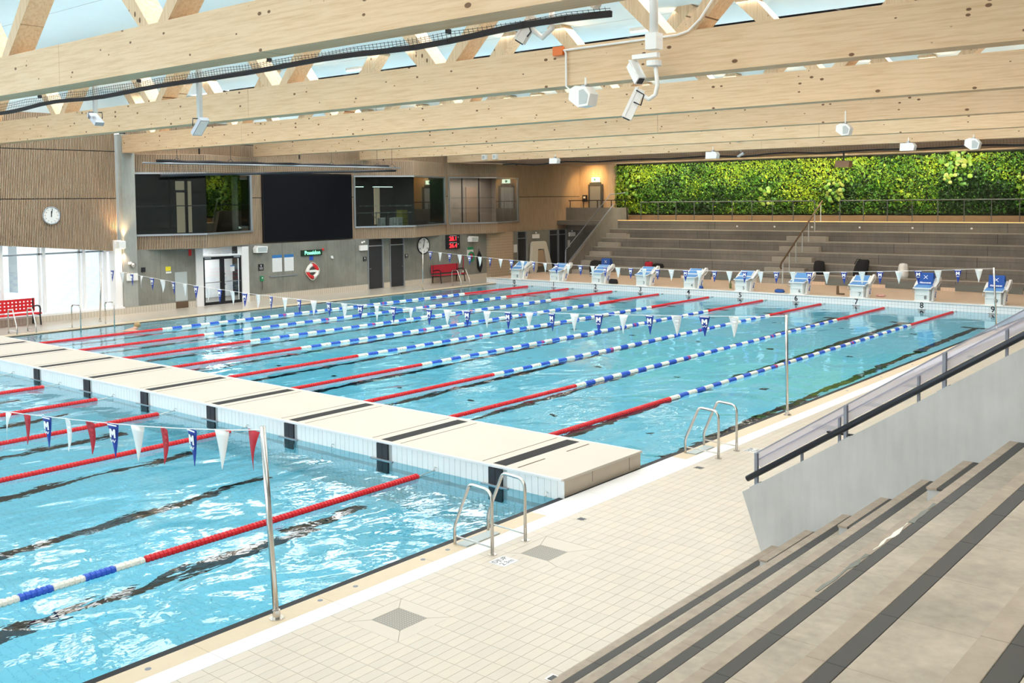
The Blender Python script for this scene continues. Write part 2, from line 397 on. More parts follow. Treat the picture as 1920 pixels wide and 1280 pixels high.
# ---- pool basin
struct('floor', MB().box(-.3, 25.3, NEAR_END, 25.3, DEPTH-.3, DEPTH), 'tiles_pool', label='pale tiled pool bottom under the water')
struct('wall_pool_right', MB().box(25.0, 25.07, NEAR_END, 25, DEPTH, -.06), 'tiles_wall_y')
struct('wall_pool_left', MB().box(-.3, 0, NEAR_END, 25, DEPTH, .04), 'tiles_wall_y')
struct('wall_pool_near', MB().box(-.3, 25.3, NEAR_END-.3, NEAR_END, DEPTH, .04), 'tiles_wall_x')
# black swimming lines set in the pool bottom, one per lane
floor_o = bpy.data.objects['floor']
def lane_line(x, y0, y1, tees):
    mb = MB().box(x-.125, x+.125, y0, y1, DEPTH-.01, DEPTH+.006)
    for t in tees: mb.box(x-.5, x+.5, t-.125, t+.125, DEPTH-.01, DEPTH+.0065)
    put('lane_line', mb, 'tile_black', floor_o)
for i in range(10):
    x = 1.25+2.5*i
    lane_line(x, .05, 23, (23,)); lane_line(x, NEAR_END+2, -2.5, ())
for i in range(0, 10):     # small black floor marks seen through the water
    for y in (4.2, 9.5, 15, 20.5):
        put('floor_mark', MB().box(2.45+2.5*i-.1, 2.45+2.5*i+.1, y-.06, y+.06, DEPTH-.01, DEPTH+.006), 'tile_black', floor_o)
# ---- start wall with the raised deck behind it
sw = struct('wall_start', MB().box(-.62, 28.2, 25, 25.35, DEPTH, .265), 'tiles_wall_x', label='white tiled starting wall at the far end of the pool')
put('coping', MB().box(-.64, 28.2, 24.97, 25.36, .265, .29), 'grate_white', sw)
for i in range(10):
    x = 1.25+2.5*i
    text('lane_number', str(i), .30, 'print_black', sw, (x, 24.992, .145), FACE_NEAR, .004, bold=.004)
    put('lane_plate', MB().box(x-.16, x+.16, 24.97, 25.0, -.06, .005), 'black_plastic', sw)
    put('lane_target', MB().box(x-.125, x+.125, 24.985, 25.0, -1.1, -.07), 'tile_black', sw)
struct('floor_far_deck', MB().box(-.62, 45, 25.36, 30, -.2, .28), 'tiles_far_deck')
struct('floor_left_deck', MB().box(-3.2, -.32, NEAR_END, 37, -.2, .05), 'tiles_left_deck')
lc = struct('trim_1', MB().box(-.32, 0.02, NEAR_END, 25, -.1, .045), 'coping_beige', label='beige overflow edge along the left side of the pool')
put('edge_strip', MB().box(0.0, .05, NEAR_END, 25, -.1, .012), 'tile_black', lc)

# ---- right deck: grout bed, tiles, drains, overflow edge
rd = struct('floor_right_deck', MB().box(25.07, 45, NEAR_END-2, 25, -.3, .0435), 'grout', label='cream tiled pool deck on the right')
put('edge_strip', MB().box(24.945, 25.072, NEAR_END, 25, -.12, .03), 'tile_black', rd)
def band(y0, y1, mat, name, step, x0=25.075, x1=25.345, z=.047):
    y = y0
    while y < y1-1e-6:
        ye = min(y+step, y1); put(name, MB().box(x0, x1, y+.002, ye-.002, .03, z), mat, rd); y = ye
band(-14, -2.85, 'coping_beige', 'coping_tile', 1.5); band(.8, 25, 'coping_beige', 'coping_tile', 2.0)
band(-2.85, .8, 'grate_white', 'overflow_grate', .61)
band(-14, 25, 'grate_white', 'overflow_grate', 1.5, 25.35, 25.6, .049)
GR = [(26.22, -6.37), (26.2, -3.98), (26.23, 4.27), (26.24, 6.76), (26.2, 9.26), (26.12, 14.24)]
SM = [(25.81, -2.69), (25.78, .46), (28.24, -6.4)]
camp = Vector((33.592, -13.207, 4.295))
tiles = []; ALLT = []
ny = 0; y = -13.5
while y < 25:
    x = 25.605; ix = 0
    while x < 28.35 if y < -2.6 else x < 33:
        cx_, cy_ = x+.0625, y+.125
        ALLT.append((x, y))
        if not any(abs(cx_-gx) < .36 and abs(cy_-gy) < .36 for gx, gy in GR): tiles.append((x, y))
        x += .125
    y += .25
def in_view(p):
    d = Vector(p)-camp; w = d.dot(fw)
    if w < .5: return False
    u_ = 988.6+1874.2*d.dot(rt)/w; v_ = 465.2-1874.2*d.dot(up)/w
    return -20 < u_ < 1940 and v_ < 1300 and not (u_ > 1395 and v_ > 922-(u_-1395)*.51)
vis = sorted([t for t in tiles if in_view((t[0]+.06, t[1]+.12, .05))], key=lambda t: (t[0]-camp.x)**2+(t[1]-camp.y)**2)
near_t = set(vis[:300])
tm = [MB().box(.0016, .1234, .0016, .2484, -.006, .006, .001).mesh('deck_tile', 'tile_beige_'+k) for k in 'abc']
for (x, y) in vis[:300]:
    o = put('deck_tile', random.choice(tm), None, rd); o.location = (x, y, .0445)
for k in 'abc': pass
rest = {k: MB() for k in 'abc'}
for t in tiles:
    if t not in near_t:
        x, y = t; rest[random.choice('abc')].box(x+.0016, x+.1234, y+.0016, y+.2484, .038, .0505)
for k in 'abc': tag(put('deck_tiles_beyond', rest[k], 'tile_beige_'+k, rd), kind='stuff')
GL = ['nearest the camera', 'beside the near ladder', 'first beyond the far right ladder', 'second beyond the far right ladder', 'third beyond the far right ladder', 'farthest along the right deck']
for glab, (gx, gy) in zip(GL, GR):
    g = thing('floor_drain', 'square perforated steel drain cover in the deck, '+glab, 'drain', (gx, gy, .045), group='deck drain covers')
    a, b_ = .21, .19
    gm = MB().box(-a, a, -b_, b_, -.004, .004)
    put('cover', gm, 'drain_grey', g)
    dots = MB()
    for i in range(11):
        for j in range(11):
            dots.box(-a+.03+i*.036, -a+.045+i*.036, -b_+.025+j*.033, -b_+.04+j*.033, .003, .0055)
    tag(put('perforations', dots, 'drain_light', g), kind='stuff')
    rem = [(x_, y_) for x_, y_ in ALLT if abs(x_+.0625-gx) < .36 and abs(y_+.125-gy) < .36]; hx0 = min(p[0] for p in rem)-gx; hx1 = max(p[0] for p in rem)+.125-gx; hy0 = min(p[1] for p in rem)-gy; hy1 = max(p[1] for p in rem)+.25-gy
    for pl in ([(-a, -b_), (hx0, hy0), (hx1, hy0), (a, -b_)], [(a, -b_), (hx1, hy0), (hx1, hy1), (a, b_)], [(a, b_), (hx1, hy1), (hx0, hy1), (-a, b_)], [(-a, b_), (hx0, hy1), (hx0, hy0), (-a, -b_)]):
        cxm = sum(p[0] for p in pl)/4; cym = sum(p[1] for p in pl)/4
        put('surround_tile', MB().prism([(cxm+(p[0]-cxm)*.985, cym+(p[1]-cym)*.985) for p in pl], 'z', -.006, .0045), 'tile_beige_a', g)
for lab, (gx, gy) in zip(('in the deck by the end of the bulkhead', 'in the deck behind the far right ladder', 'at the foot of the grandstand, nearest the camera'), SM):
    g = thing('small_drain', 'small dark square drain '+lab, 'drain', (gx, gy, .049), group='small drains')
    put('frame', MB().box(-.07, .07, -.06, .06, -.004, .0045), 'steel', g); put('grid', MB().box(-.05, .05, -.045, .045, 0, .006), 'dark_grey', g)
OL = ['nearest the camera', 'just right of the near pole', 'second right of the near pole', 'third right of the near pole', 'just left of the near ladder', 'second beyond the middle pole', 'third beyond the middle pole', 'first beyond the middle pole']
for i, (gx, gy) in enumerate([(25.2, -8.54), (25.2, -6.56), (25.2, -6.07), (25.2, -5.03), (25.2, -4.61), (25.2, 9.95), (25.2, 12.1), (25.2, 7.9)]):
    g = MB().disc((gx, gy, .045), 'z', .03, .004, 12)
    tag(put('edge_outlet', g, 'post_grey'), 'small round outlet in the beige pool edge, '+OL[i], 'drain', 'pool edge outlets')
# depth marks
for (px, py, lab) in ((26.0, -4.5, 'nearer the camera, by the near ladder'), (25.95, 1.95, 'by the far right ladder')):
    d = thing('depth_tile', 'white floor tile lettered DJUP 2.3m, '+lab, 'sign', (px, py, .051))
    put('plate', MB().box(-.12, .13, -.13, .13, -.002, .0025), 'tile_white', d)
    text('lettering', 'DJUP', .105, 'print_black', d, (-.055, 0, .003), (0, 0, PI/2), .0005); text('lettering', '2.3m', .105, 'print_black', d, (.06, 0, .003), (0, 0, PI/2), .0005)

# ---- the bulkhead between the two pools
bl = struct('wall_bulkhead', MB().box(0.02, 24.985, -2.05, -.005, DEPTH, .285), 'tiles_wall_x', label='white tiled movable bulkhead crossing the pool')
put('bulkhead_top', MB().box(0.0, 24.99, -2.05, -.0, .285, .298), 'bulk_top', bl)
put('edge_trim', MB().box(0, 25.0, -2.075, -2.045, .27, .302), 'white_paint', bl); put('edge_trim', MB().box(0, 25.0, -.03, 0, .27, .302), 'white_paint', bl)
for z0 in (0.0,):
    put('end_panel', MB().box(24.985, 25.0, -2.04, -.02, .03, .272), 'bulk_end', bl)
put('end_trim', MB().box(24.98, 25.02, -2.05, 0, .268, .302), 'bulk_top', bl)
put('end_seam', MB().box(24.99, 25.0025, -1.32, -1.315, .1, .268), 'black_gap', bl); put('end_seam', MB().box(24.99, 25.0025, -.34, -.335, .06, .268), 'black_gap', bl)
put('grout_bed', MB().box(.02, 24.98, -2.056, -2.05, -.6, .27), 'grout_grey', bl)
xt = 0.05; tmw = MB().box(.003, .116, -.012, .006, -.66, 0).mesh('face_tile', 'tile_white')
while xt < 24.95:
    if not any(abs(xt+.06-(1.25+2.5*i)) < .17 for i in range(10)):
        o = put('face_tile', tmw, None, bl); o.location = (xt, -2.052, .272)
    xt += .119
for i in range(10):
    x = 1.25+2.5*i
    t = put('touch_target', MB().box(x-.135, x-.003, -2.085, -2.05, -.75, .265).box(x+.003, x+.135, -2.085, -2.05, -.75, .265), 'print_black', bl)
    put('target_arm', MB().box(x-.27, x+.27, -2.12, -2.086, -.07, .01), 'grey_metal', t)
    sl = put('top_slot', MB().box(x-.13, x+.13, -1.98, -.12, .29, .2995), 'black_gap', bl)
    for s_ in (-.34, .34):
        if i == 9 and s_ > 0:
            put('slot_line', MB().box(x+s_-.015, x+s_+.015, -1.95, -1.3, .29, .2995), 'leather_brown', bl); put('slot_line', MB().box(x+s_-.015, x+s_+.015, -.75, -.15, .29, .2995), 'leather_brown', bl)
        else: put('slot_line', MB().box(x+s_-.01, x+s_+.01, -1.98, -.12, .29, .2992), 'leather_brown', bl)
for k in range(1, 10):
    put('rope_hook', MB().tube([(2.5*k, -2.06, .06), (2.5*k, -2.11, .08), (2.5*k, -2.13, .04), (2.5*k, -2.1, .02)], .008, 5), 'steel', bl)
put('rope_hook', MB().tube([(24.75, -2.06, .06), (24.75, -2.11, .1), (24.75, -2.13, .04), (24.75, -2.1, .02)], .008, 5), 'steel', bl)

# ---- water
def water(y0, y1, lab):
    o = put('pool_water', MB().box(-.012, 25.012, y0, y1, DEPTH-.04, 0.0), 'water'); tag(o, lab, 'water', kind='stuff'); return o
water(-.012, 25.012, 'blue water of the far pool with the numbered lanes'); water(NEAR_END-.01, -2.042, 'rippled blue water of the near pool before the bulkhead')

# ---- left wall, ground floor: concrete with doors
XL = -2.75
def conc(y0, y1, z0=.05, z1=2.49): return MB().box(-3.15, XL, y0, y1, z0, z1)
wl = holder('wall_left', (0, 0, 0), 'concrete ground floor wall along the left side')
for (a, b_) in ((7.05, 9.58), (12.14, 18.85), (19.86, 20.27), (21.26, 27.4), (29.3, 30.0), (30.85, 32.92), (34.62, 38)):
    put('concrete_panel', conc(a, b_), 'concrete_wall', wl)
    if a < 27: put('skirting', MB().box(XL, XL+.02, a, b_, .05, .31), 'tiles_skirt', wl)
for (a, b_) in ((9.58, 12.14), (18.85, 19.86), (20.27, 21.26), (30.0, 30.85), (32.92, 34.62)):
    put('lintel', MB().box(-3.15, XL, a, b_, 2.44, 2.49), 'concrete_wall', wl)
struct('wall_pillar', MB().box(-3.1, -2.45, 27.4, 29.3, .05, 2.49), 'tiles_pillar', label='brown tiled pillar by the far left corner')
struct('wall_behind_doors', MB().box(-6.2, -6, 6.8, 38, 0, 2.49), 'room_dark'); struct('floor_behind_doors', MB().box(-6.2, -3.15, 6.8, 38, -.1, .05), 'room_floor')
# seams and small hatches in the concrete
for y in (8.05, 13.9, 16.4, 18.1, 24.0, 26.3): put('panel_seam', MB().box(XL, XL+.002, y-.004, y+.004, .31, 2.49), 'dark_grey', wl)
put('hatch', MB().box(XL, XL+.012, 8.66, 9.2, .35, 1.52), 'grey_panel', wl); put('hatch_base', MB().box(XL, XL+.025, 8.66, 9.22, .06, .32), 'leather_brown', wl)
# glazed double door
gd = holder('door_1', (XL, 10.85, .05), 'glazed double door with black frame on the left wall')
o_ = (XL, 10.85, .05)
put('casing', MB().box(-3.0, XL+.06, 9.6, 9.92, .05, 2.42).box(-3.0, XL+.06, 11.78, 12.12, .05, 2.42).box(-3.0, XL+.06, 9.92, 11.78, 2.06, 2.12), 'white_paint', gd, off=o_)
put('transom_pane', MB().box(-2.86, -2.85, 9.92, 11.78, 2.12, 2.42), 'pane', gd, off=o_)
for (a, b_) in ((9.93, 10.84), (10.86, 11.77)):
    lf = put('door_leaf', MB().box(-2.8, -2.74, a, a+.09, .06, 2.05).box(-2.8, -2.74, b_-.09, b_, .06, 2.05).box(-2.8, -2.74, a+.09, b_-.09, 1.94, 2.05).box(-2.8, -2.74, a+.09, b_-.09, .06, .18), 'black_plastic', gd, off=o_)
    pn = put('pane', MB().box(-2.775, -2.77, a+.09, b_-.09, .18, 1.94), 'pane', lf, off=o_)
    put('push_bar', MB().box(-2.72, -2.69, a+.09, b_-.09, .98, 1.01), 'steel', lf, off=o_)
put('door_pull', MB().tube([(-2.72, 10.93, .85), (-2.66, 10.93, .9), (-2.66, 10.93, 1.3), (-2.72, 10.93, 1.35)], .015, 6), 'steel', gd, off=o_)
put('door_closer', MB().box(-2.74, -2.7, 10.0, 10.3, 1.98, 2.04), 'grey_metal', gd, off=o_); put('door_closer', MB().box(-2.74, -2.7, 11.4, 11.7, 1.98, 2.04), 'grey_metal', gd, off=o_)
put('door_notice', MB().box(-2.77, -2.765, 11.25, 11.45, 1.4, 1.65), 'notice', gd, off=o_)
struct('wall_bright_lobby', MB().box(-5.9, -5.8, 9.0, 13.4, .05, 2.48), 'white_paint', label='white lobby wall behind the glazed door')
area('lobby_lamp', (-4.3, 10.9, 2.4), (0, 0, -1), 1.6, 2.2, 120, (1, 1, 1))
def dark_door(n, y0, y1, knob, lab, transom=2.1):
    d = holder('door_%d' % n, (XL, (y0+y1)/2, .05), lab); o = (XL, (y0+y1)/2, .05)
    put('door_frame', MB().box(-2.95, XL+.03, y0, y0+.05, .05, 2.44).box(-2.95, XL+.03, y1-.05, y1, .05, 2.44).box(-2.95, XL+.03, y0+.05, y1-.05, transom, transom+.05), 'grey_metal', d, off=o)
    lf = put('door_leaf', MB().box(-2.85, -2.79, y0+.05, y1-.05, .06, transom), 'door_dark', d, off=o)
    put('handle', MB().box(-2.79, -2.72, knob-.05, knob+.05, 1.02, 1.05), 'steel', lf, off=o)
    put('transom_panel', MB().box(-2.85, -2.8, y0+.05, y1-.05, transom+.05, 2.44), 'door_dark', d, off=o)
dark_door(2, 18.86, 19.85, 19.0, 'dark grey door, the left one of two below the window'); dark_door(3, 20.28, 21.25, 21.1, 'dark grey door, the right one of two next to the round clock')
dark_door(4, 30.0, 30.85, 30.15, 'dark door in the far left corner beside the leaning board', 2.05); dark_door(5, 32.92, 33.8, 33.1, 'dark glazed door under the far stairs, left leaf', 2.15); dark_door(6, 33.8, 34.6, 34.4, 'dark glazed door under the far stairs, right leaf', 2.15)
# ---- left wall, curtain glazing
cw = holder('window_1', (-3.0, -6.75, .31), 'tall white framed glazing to the bright terrace on the left'); o_ = (-3.0, -6.75, .31)
put('sill', MB().box(-3.45, -2.72, -20, 6.5, .27, .33), 'white_paint', cw, off=o_)
put('skirting', MB().box(-3.4, -2.72, -20, 6.5, .05, .27), 'tiles_skirt', cw, off=o_)
ym = 6.05; ys = []
while ym > -20: ys.append(ym); ym -= 1.5 if ym < 6 else .83
for i, yy in enumerate(ys):
    put('mullion', MB().box(-3.42, -3.25, yy-.05, yy+.05, .33, 3.3).box(-3.4, -3.27, yy-.2, yy-.13, .33, 3.3), 'white_paint', cw, off=o_)
    y2 = ys[i+1] if i+1 < len(ys) else yy-1.4
    put('pane', MB().box(-3.345, -3.34, y2+.05, yy-.2, .33, 2.46), 'pane', cw, off=o_); put('pane', MB().box(-3.345, -3.34, y2+.05, yy-.2, 2.52, 3.3), 'pane', cw, off=o_)
put('transom', MB().box(-3.4, -3.27, -20, 6.5, 2.46, 2.52), 'grey_metal', cw, off=o_)
struct('wall_jamb', MB().box(-3.3, -2.85, 6.22, 6.5, .31, 2.9), 'white_paint')
struct('wall_terrace_end', MB().box(-12, -3.3, 6.55, 6.75, 0, 3.4), 'white_paint')
# column
struct('wall_column', MB().box(-3.4, -2.72, 6.52, 7.06, .31, 6.95), 'concrete_column', label='square concrete column at the left wall')
struct('trim_2', MB().box(-3.1, -2.70, 6.5, 7.06, .05, .31), 'tiles_skirt')
# ---- upper storey: slatted timber facade with folded bays
SL = holder('wall_slatted', (0, 0, 0), 'slatted timber facade of the upper storey on the left')
def merge(sp):
    out = [list(sp[0])]
    for a, b in sp[1:]:
        if a-out[-1][1] < .1: out[-1][1] = b
        else: out.append([a, b])
    return out
def slats(p0, p1, zf, name='slat_panel', pitch=.06, wdt=.034, dep=.03, splits=()):
    """slats between plan points p0 and p1; zf(t) -> list of (z0, z1) spans at fraction t"""
    a = Vector((p0[0], p0[1], 0)); b = Vector((p1[0], p1[1], 0)); L_ = (b-a).length; d = (b-a)/L_; n = Vector((d.y, -d.x, 0))
    mb = MB(); k = int(L_/pitch)
    for i in range(k):
        t = (i+.5)/k; c = a+d*(t*L_)
        for (z0, z1) in zf(t):
            q = [c-d*wdt/2, c-d*wdt/2+n*dep, c+d*wdt/2+n*dep, c+d*wdt/2]
            vs = [(p.x, p.y, z) for z in (z0, z1) for p in q]
            mb.add(vs, [(0,1,5,4),(1,2,6,5),(2,3,7,6),(4,5,6,7),(3,2,1,0)])
    tag(put(name, mb, 'slat_wood', SL), kind='stuff')
    bk = MB()
    for t0, t1 in [(j/6, (j+1)/6) for j in range(6)]:
        for (u, v) in zip(merge(zf(t0+.001)), merge(zf(t1-.001))):
            A = a+d*(t0*L_); B_ = a+d*(t1*L_)
            vs = [(A.x, A.y, u[0]), (B_.x, B_.y, v[0]), (B_.x, B_.y, v[1]), (A.x, A.y, u[1])]
            vs += [(x-n.x*.05, yy-n.y*.05, z) for x, yy, z in vs]
            bk.add(vs, [(0,1,2,3),(7,6,5,4),(0,4,5,1),(1,5,6,2),(2,6,7,3),(3,7,4,0)])
    put('backing', bk, 'slat_back', SL)
G = .035
def spans(z0, z1, grooves=(4.48, 6.2)):
    e = [z0]+[g for g in grooves if z0 < g < z1]+[z1]
    return [(e[i]+(G/2 if i else 0), e[i+1]-(G/2 if i < len(e)-2 else 0)) for i in range(len(e)-1)]
def zleft(t):
    yy = -8+t*14.42; zb = 2.87-(yy-2.09)*.0917 if yy > 1 else 2.97
    return spans(zb, 7.6, (4.5, 6.29))
slats((-3.0, -8), (-3.0, 6.42), zleft)
put('soffit_left', MB().prism([(-8, 2.95), (1, 2.97), (6.42, 2.47), (6.42, 2.46), (1, 2.96), (-8, 2.94)], 'x', -3.3, -3.0), 'white_paint', SL)
F1, F2, F3 = (-1.62, 9.45), (-1.62, 20.9), (-2.1, 27.5)
bays = [((-3.0, 7.06), F1, (-3.0, 12.5)), ((-3.0, 18.3), F2, (-3.0, 24.45)), ((-3.0, 24.75), F3, (-3.0, 30.4))]
ZB, ZS, ZT, ZC = 2.49, 3.06, 5.45, 6.2
for n_, (a, f_, b_) in enumerate(bays):
    for p, q in ((a, f_), (f_, b_)):
        slats(p, q, lambda t: [(ZB, ZS-.05), (ZT+.06, ZC)])
    put('bay_soffit', MB().prism([a, f_, b_, (-3.3, b_[1]), (-3.3, a[1])], 'z', ZB-.02, ZB+.02), 'concrete_wall', SL)
    put('bay_top', MB().prism([a, f_, b_, (-3.3, b_[1]), (-3.3, a[1])], 'z', ZC-.01, ZC+.02), 'slat_wood', SL)
    w = holder('window_%d' % (n_+2), (-3.0, a[1], ZS), ('folded bay window nearest the concrete column', 'folded bay window right of the big screen', 'folded bay window farthest along the left wall')[n_]); o_ = (-3.0, a[1], ZS)
    for p, q in ((a, f_), (f_, b_)):
        P0 = Vector((*p, 0)); P1 = Vector((*q, 0)); dd = (P1-P0).normalized(); L_ = (P1-P0).length; nn = Vector((dd.y, -dd.x, 0))
        put('sill', MB().beam(P0+Vector((0, 0, ZS-.01))+nn*.04, P1+Vector((0, 0, ZS-.01))+nn*.04, .14, .07), 'grey_metal', w, off=o_)
        put('head', MB().beam(P0+Vector((0, 0, ZT+.02)), P1+Vector((0, 0, ZT+.02)), .12, .07), 'grey_metal', w, off=o_)
        k = 3 if L_ > 2.8 else 2
        for j in range(k):
            u0 = P0+dd*(L_*j/k+.008); u1 = P0+dd*(L_*(j+1)/k-.008)
            mb = MB(); mb.beam(u0+Vector((0, 0, (ZS+ZT)/2)), u1+Vector((0, 0, (ZS+ZT)/2)), .012, ZT-ZS-.03); put('pane', mb, 'pane_soft' if n_ == 2 else 'pane_dark', w, off=o_)
    for p in (a, b_): put('jamb', MB().box(p[0]-.06, p[0]+.05, p[1]-.05, p[1]+.05, ZS, ZT+.04), 'grey_metal', w, off=o_)
    if n_ == 0: put('grab_rail', MB().tube([(a[0]+.05, a[1]+.1, 4.18), (f_[0]-.05, f_[1], 4.18), (b_[0]-.05, b_[1]-.1, 4.18)], .02, 6), 'black_steel', w, off=o_)
    # the room behind
    y0, y1 = a[1]-.02, b_[1]+.02
    mt = ('room_dark', 'room_dark', 'room_brown')[n_]
    r_ = holder('wall_room_%s' % ('near', 'middle', 'far')[n_], (-6, a[1], 2.9), ('dark room', 'dark gym room', 'brown walled room')[n_]+' behind the bay window'); o2 = (-6, a[1], 2.9)
    dx = (-6.0, -8.0, -5.0)[n_]
    put('back_wall', MB().box(dx-.1, dx, y0, y1, 2.85, 5.75), mt, r_, off=o2)
    put('side_wall', MB().box(dx, -3.06, y0-.08, y0, 2.85, 5.75), 'concrete_wall' if n_ == 0 else mt, r_, off=o2); put('side_wall', MB().box(dx, -3.06, y1, y1+.08, 2.85, 5.75), mt, r_, off=o2)
    put('room_floor', MB().prism([(dx, y0), a, f_, b_, (dx, y1)], 'z', 2.80, 2.95), 'room_floor', r_, off=o2); put('room_ceiling', MB().prism([(dx, y0), a, f_, b_, (dx, y1)], 'z', 5.6, 5.7), mt, r_, off=o2)
    if n_ == 0:
        put('lit_doorway', MB().box(-5.98, -5.95, 10.78, 11.16, 3.0, 4.75).box(-5.98, -5.95, 10.74, 11.16, 4.86, 5.25), 'room_lit', r_, off=o2); put('lit_doorway', MB().box(-5.98, -5.95, 11.3, 11.5, 3.0, 5.25), 'room_lit', r_, off=o2)
        put('door_leaf', MB().box(-5.95, -5.9, 11.17, 11.29, 2.95, 5.3), 'black_plastic', r_, off=o2)
        put('white_blind', MB().box(-3.5, -3.4, 11.9, 12.15, 3.1, 5.4), 'cloth_white', r_, off=o2)
    if n_ == 1:
        put('lit_doorway', MB().box(-7.98, -7.95, 24.0, 24.4, 3.0, 5.0), 'room_lit', r_, off=o2)
        for yy in (19.8, 21.8): put('strip_lamp', MB().box(-5.6, -5.5, yy, yy+1.3, 5.0, 5.03), 'exit_glow', r_, off=o2)
        for z in (4.05, 3.72):
            dots = MB()
            for i in range(44):
                t = i/44; yy = a[1]+.25+(f_[1]-a[1]-.3)*t; xx = a[0]+(f_[0]-a[0])*(yy-a[1])/(f_[1]-a[1])-.03
                h = random.choice((.03, .05, .08)); dots.box(xx-.004, xx, yy, yy+random.choice((.015, .03)), z-h/2, z+h/2)
            tag(put('manifestation_dots', dots, 'grey_panel', w, off=o_), kind='stuff')
    if n_ == 2:
        for yy in (26.3, 27.9, 29.3): put('panel_joint', MB().box(-4.99, -4.97, yy-.03, yy+.03, 2.95, 5.6), 'black_gap', r_, off=o2)
        put('door_leaf', MB().box(-4.99, -4.95, 28.2, 29.1, 2.95, 5.0), 'fascia_brown', r_, off=o2)
        for z in (4.4, 3.85):
            dots = MB()
            for i in range(40):
                t = i/40; yy = a[1]+.2+(f_[1]-a[1]-.25)*t; xx = a[0]+(f_[0]-a[0])*(yy-a[1])/(f_[1]-a[1])-.03
                dots.box(xx-.004, xx, yy, yy+.025, z-.03, z+.03)
            tag(put('manifestation_dots', dots, 'dark_grey', w, off=o_), kind='stuff')
area('far_room_lamp', (-4.0, 27.5, 5.5), (0, 0, -1), .8, 4, 60, (1, .9, .8)); area('middle_room_lamp', (-4.6, 21.5, 5.5), (0, 0, -1), .6, 3, 60, (.9, 1, .9))
slats((-3.0, 12.5), (-3.0, 18.3), lambda t: spans(ZB, ZC)); slats((-3.0, 24.45), (-3.0, 24.75), lambda t: spans(ZB, ZC))
slats((-3.0, 30.4), (-3.0, 36.3), lambda t: spans(ZB, 6.6, (4.42,)), pitch=.05, wdt=.036, dep=.014)
slats((-3.25, 7.0), (-3.25, 30.5), lambda t: spans(ZC, 7.6, (6.75,)))
for yy in (10.2, 15.3, 20.4): put('slat_gap', MB().box(-3.22, -3.19, yy-.03, yy+.03, ZC, 7.6), 'black_gap', SL)
struct('wall_upper_left', MB().box(-3.6, -3.3, -26, 38.6, 7.55, 8.7), 'ceiling_white')
struct('wall_upper_left_back', MB().box(-3.7, -3.35, 7.0, 38.6, 5.7, 7.6), 'slat_back')
# ---- ceiling
cl = struct('ceiling', MB().box(-3.6, 45, -26, 9.35, 8.6, 8.8).box(-3.6, 45, 12.0, 26, 8.6, 8.8), 'ceiling_white', label='pale acoustic ceiling above the timber trusses')
for i in range(-10, 4):
    put('ceiling_joint', MB().box(-3.5, 45, i*2.4-.006, i*2.4+.006, 8.597, 8.602), 'grout_grey', cl)
put('dark_slot', MB().box(-3.6, 45, 9.3, 12.1, 9.3, 9.4), 'black_gap', cl)
put('slot_side', MB().box(-3.6, 45, 11.97, 12.02, 8.55, 9.4).box(-3.6, 45, 9.33, 9.36, 8.61, 9.4), 'black_gap', cl)
for x in range(-2, 45, 2): put('slot_bar', MB().box(x-.04, x+.04, 9.35, 12.0, 8.75, 8.85), 'dark_grey', cl)
# dropped bulkhead (fascia) over the far stand, and the walls behind it
struct('wall_far_fascia', MB().box(-3.0, 45, 25.3, 25.5, 6.36, 8.6), 'fascia_brown'); struct('ceiling_far_stand', MB().box(-3.0, 45, 25.3, 39, 6.3, 6.36), 'fascia_brown')
struct('wall_far', MB().box(-.4, 45, 36.1, 36.4, 0, 6.3), 'plant_felt', label='wall behind the planted wall')
struct('wall_landing', MB().box(-3.1, -.2, 36.3, 36.5, 2.4, 6.3), 'slat_wood'); struct('wall_planting_end', MB().box(-.7, -.1, 35.95, 36.3, 2.9, 6.3), 'slat_wood')
# right hand walls, behind and beside the camera
struct('wall_right', MB().box(44.3, 44.6, -26, 39, -.2, 8.7), 'white_paint'); struct('wall_near', MB().box(-3.6, 44.6, -26.3, -26, -.2, 8.7), 'white_paint')
# outdoors on the left
struct('floor_terrace', MB().box(-60, -3.25, -60, 8, -.1, .1), 'outside_ground'); struct('floor_outside_near', MB().box(-60, 60, -80, -26.2, -.3, -.1), 'outside_ground')
ow = holder('wall_neighbour_building', (-16, 0, 0), 'pale building across the terrace')
put('facade', MB().box(-17, -16, -40, 12, 0, 3.1), 'outside_wall', ow, off=(-16, 0, 0))
for k in range(18): put('facade_pillar', MB().box(-16, -15.8, -30+k*2.2, -29.6+k*2.2, 0, 3.1), 'white_paint', ow, off=(-16, 0, 0))
for k in (3, 8, 12, 15): put('hedge', MB().box(-15.7, -15.3, -29+k*2.2, -28.2+k*2.2, .1, 1.9), 'outside_green', ow, off=(-16, 0, 0))

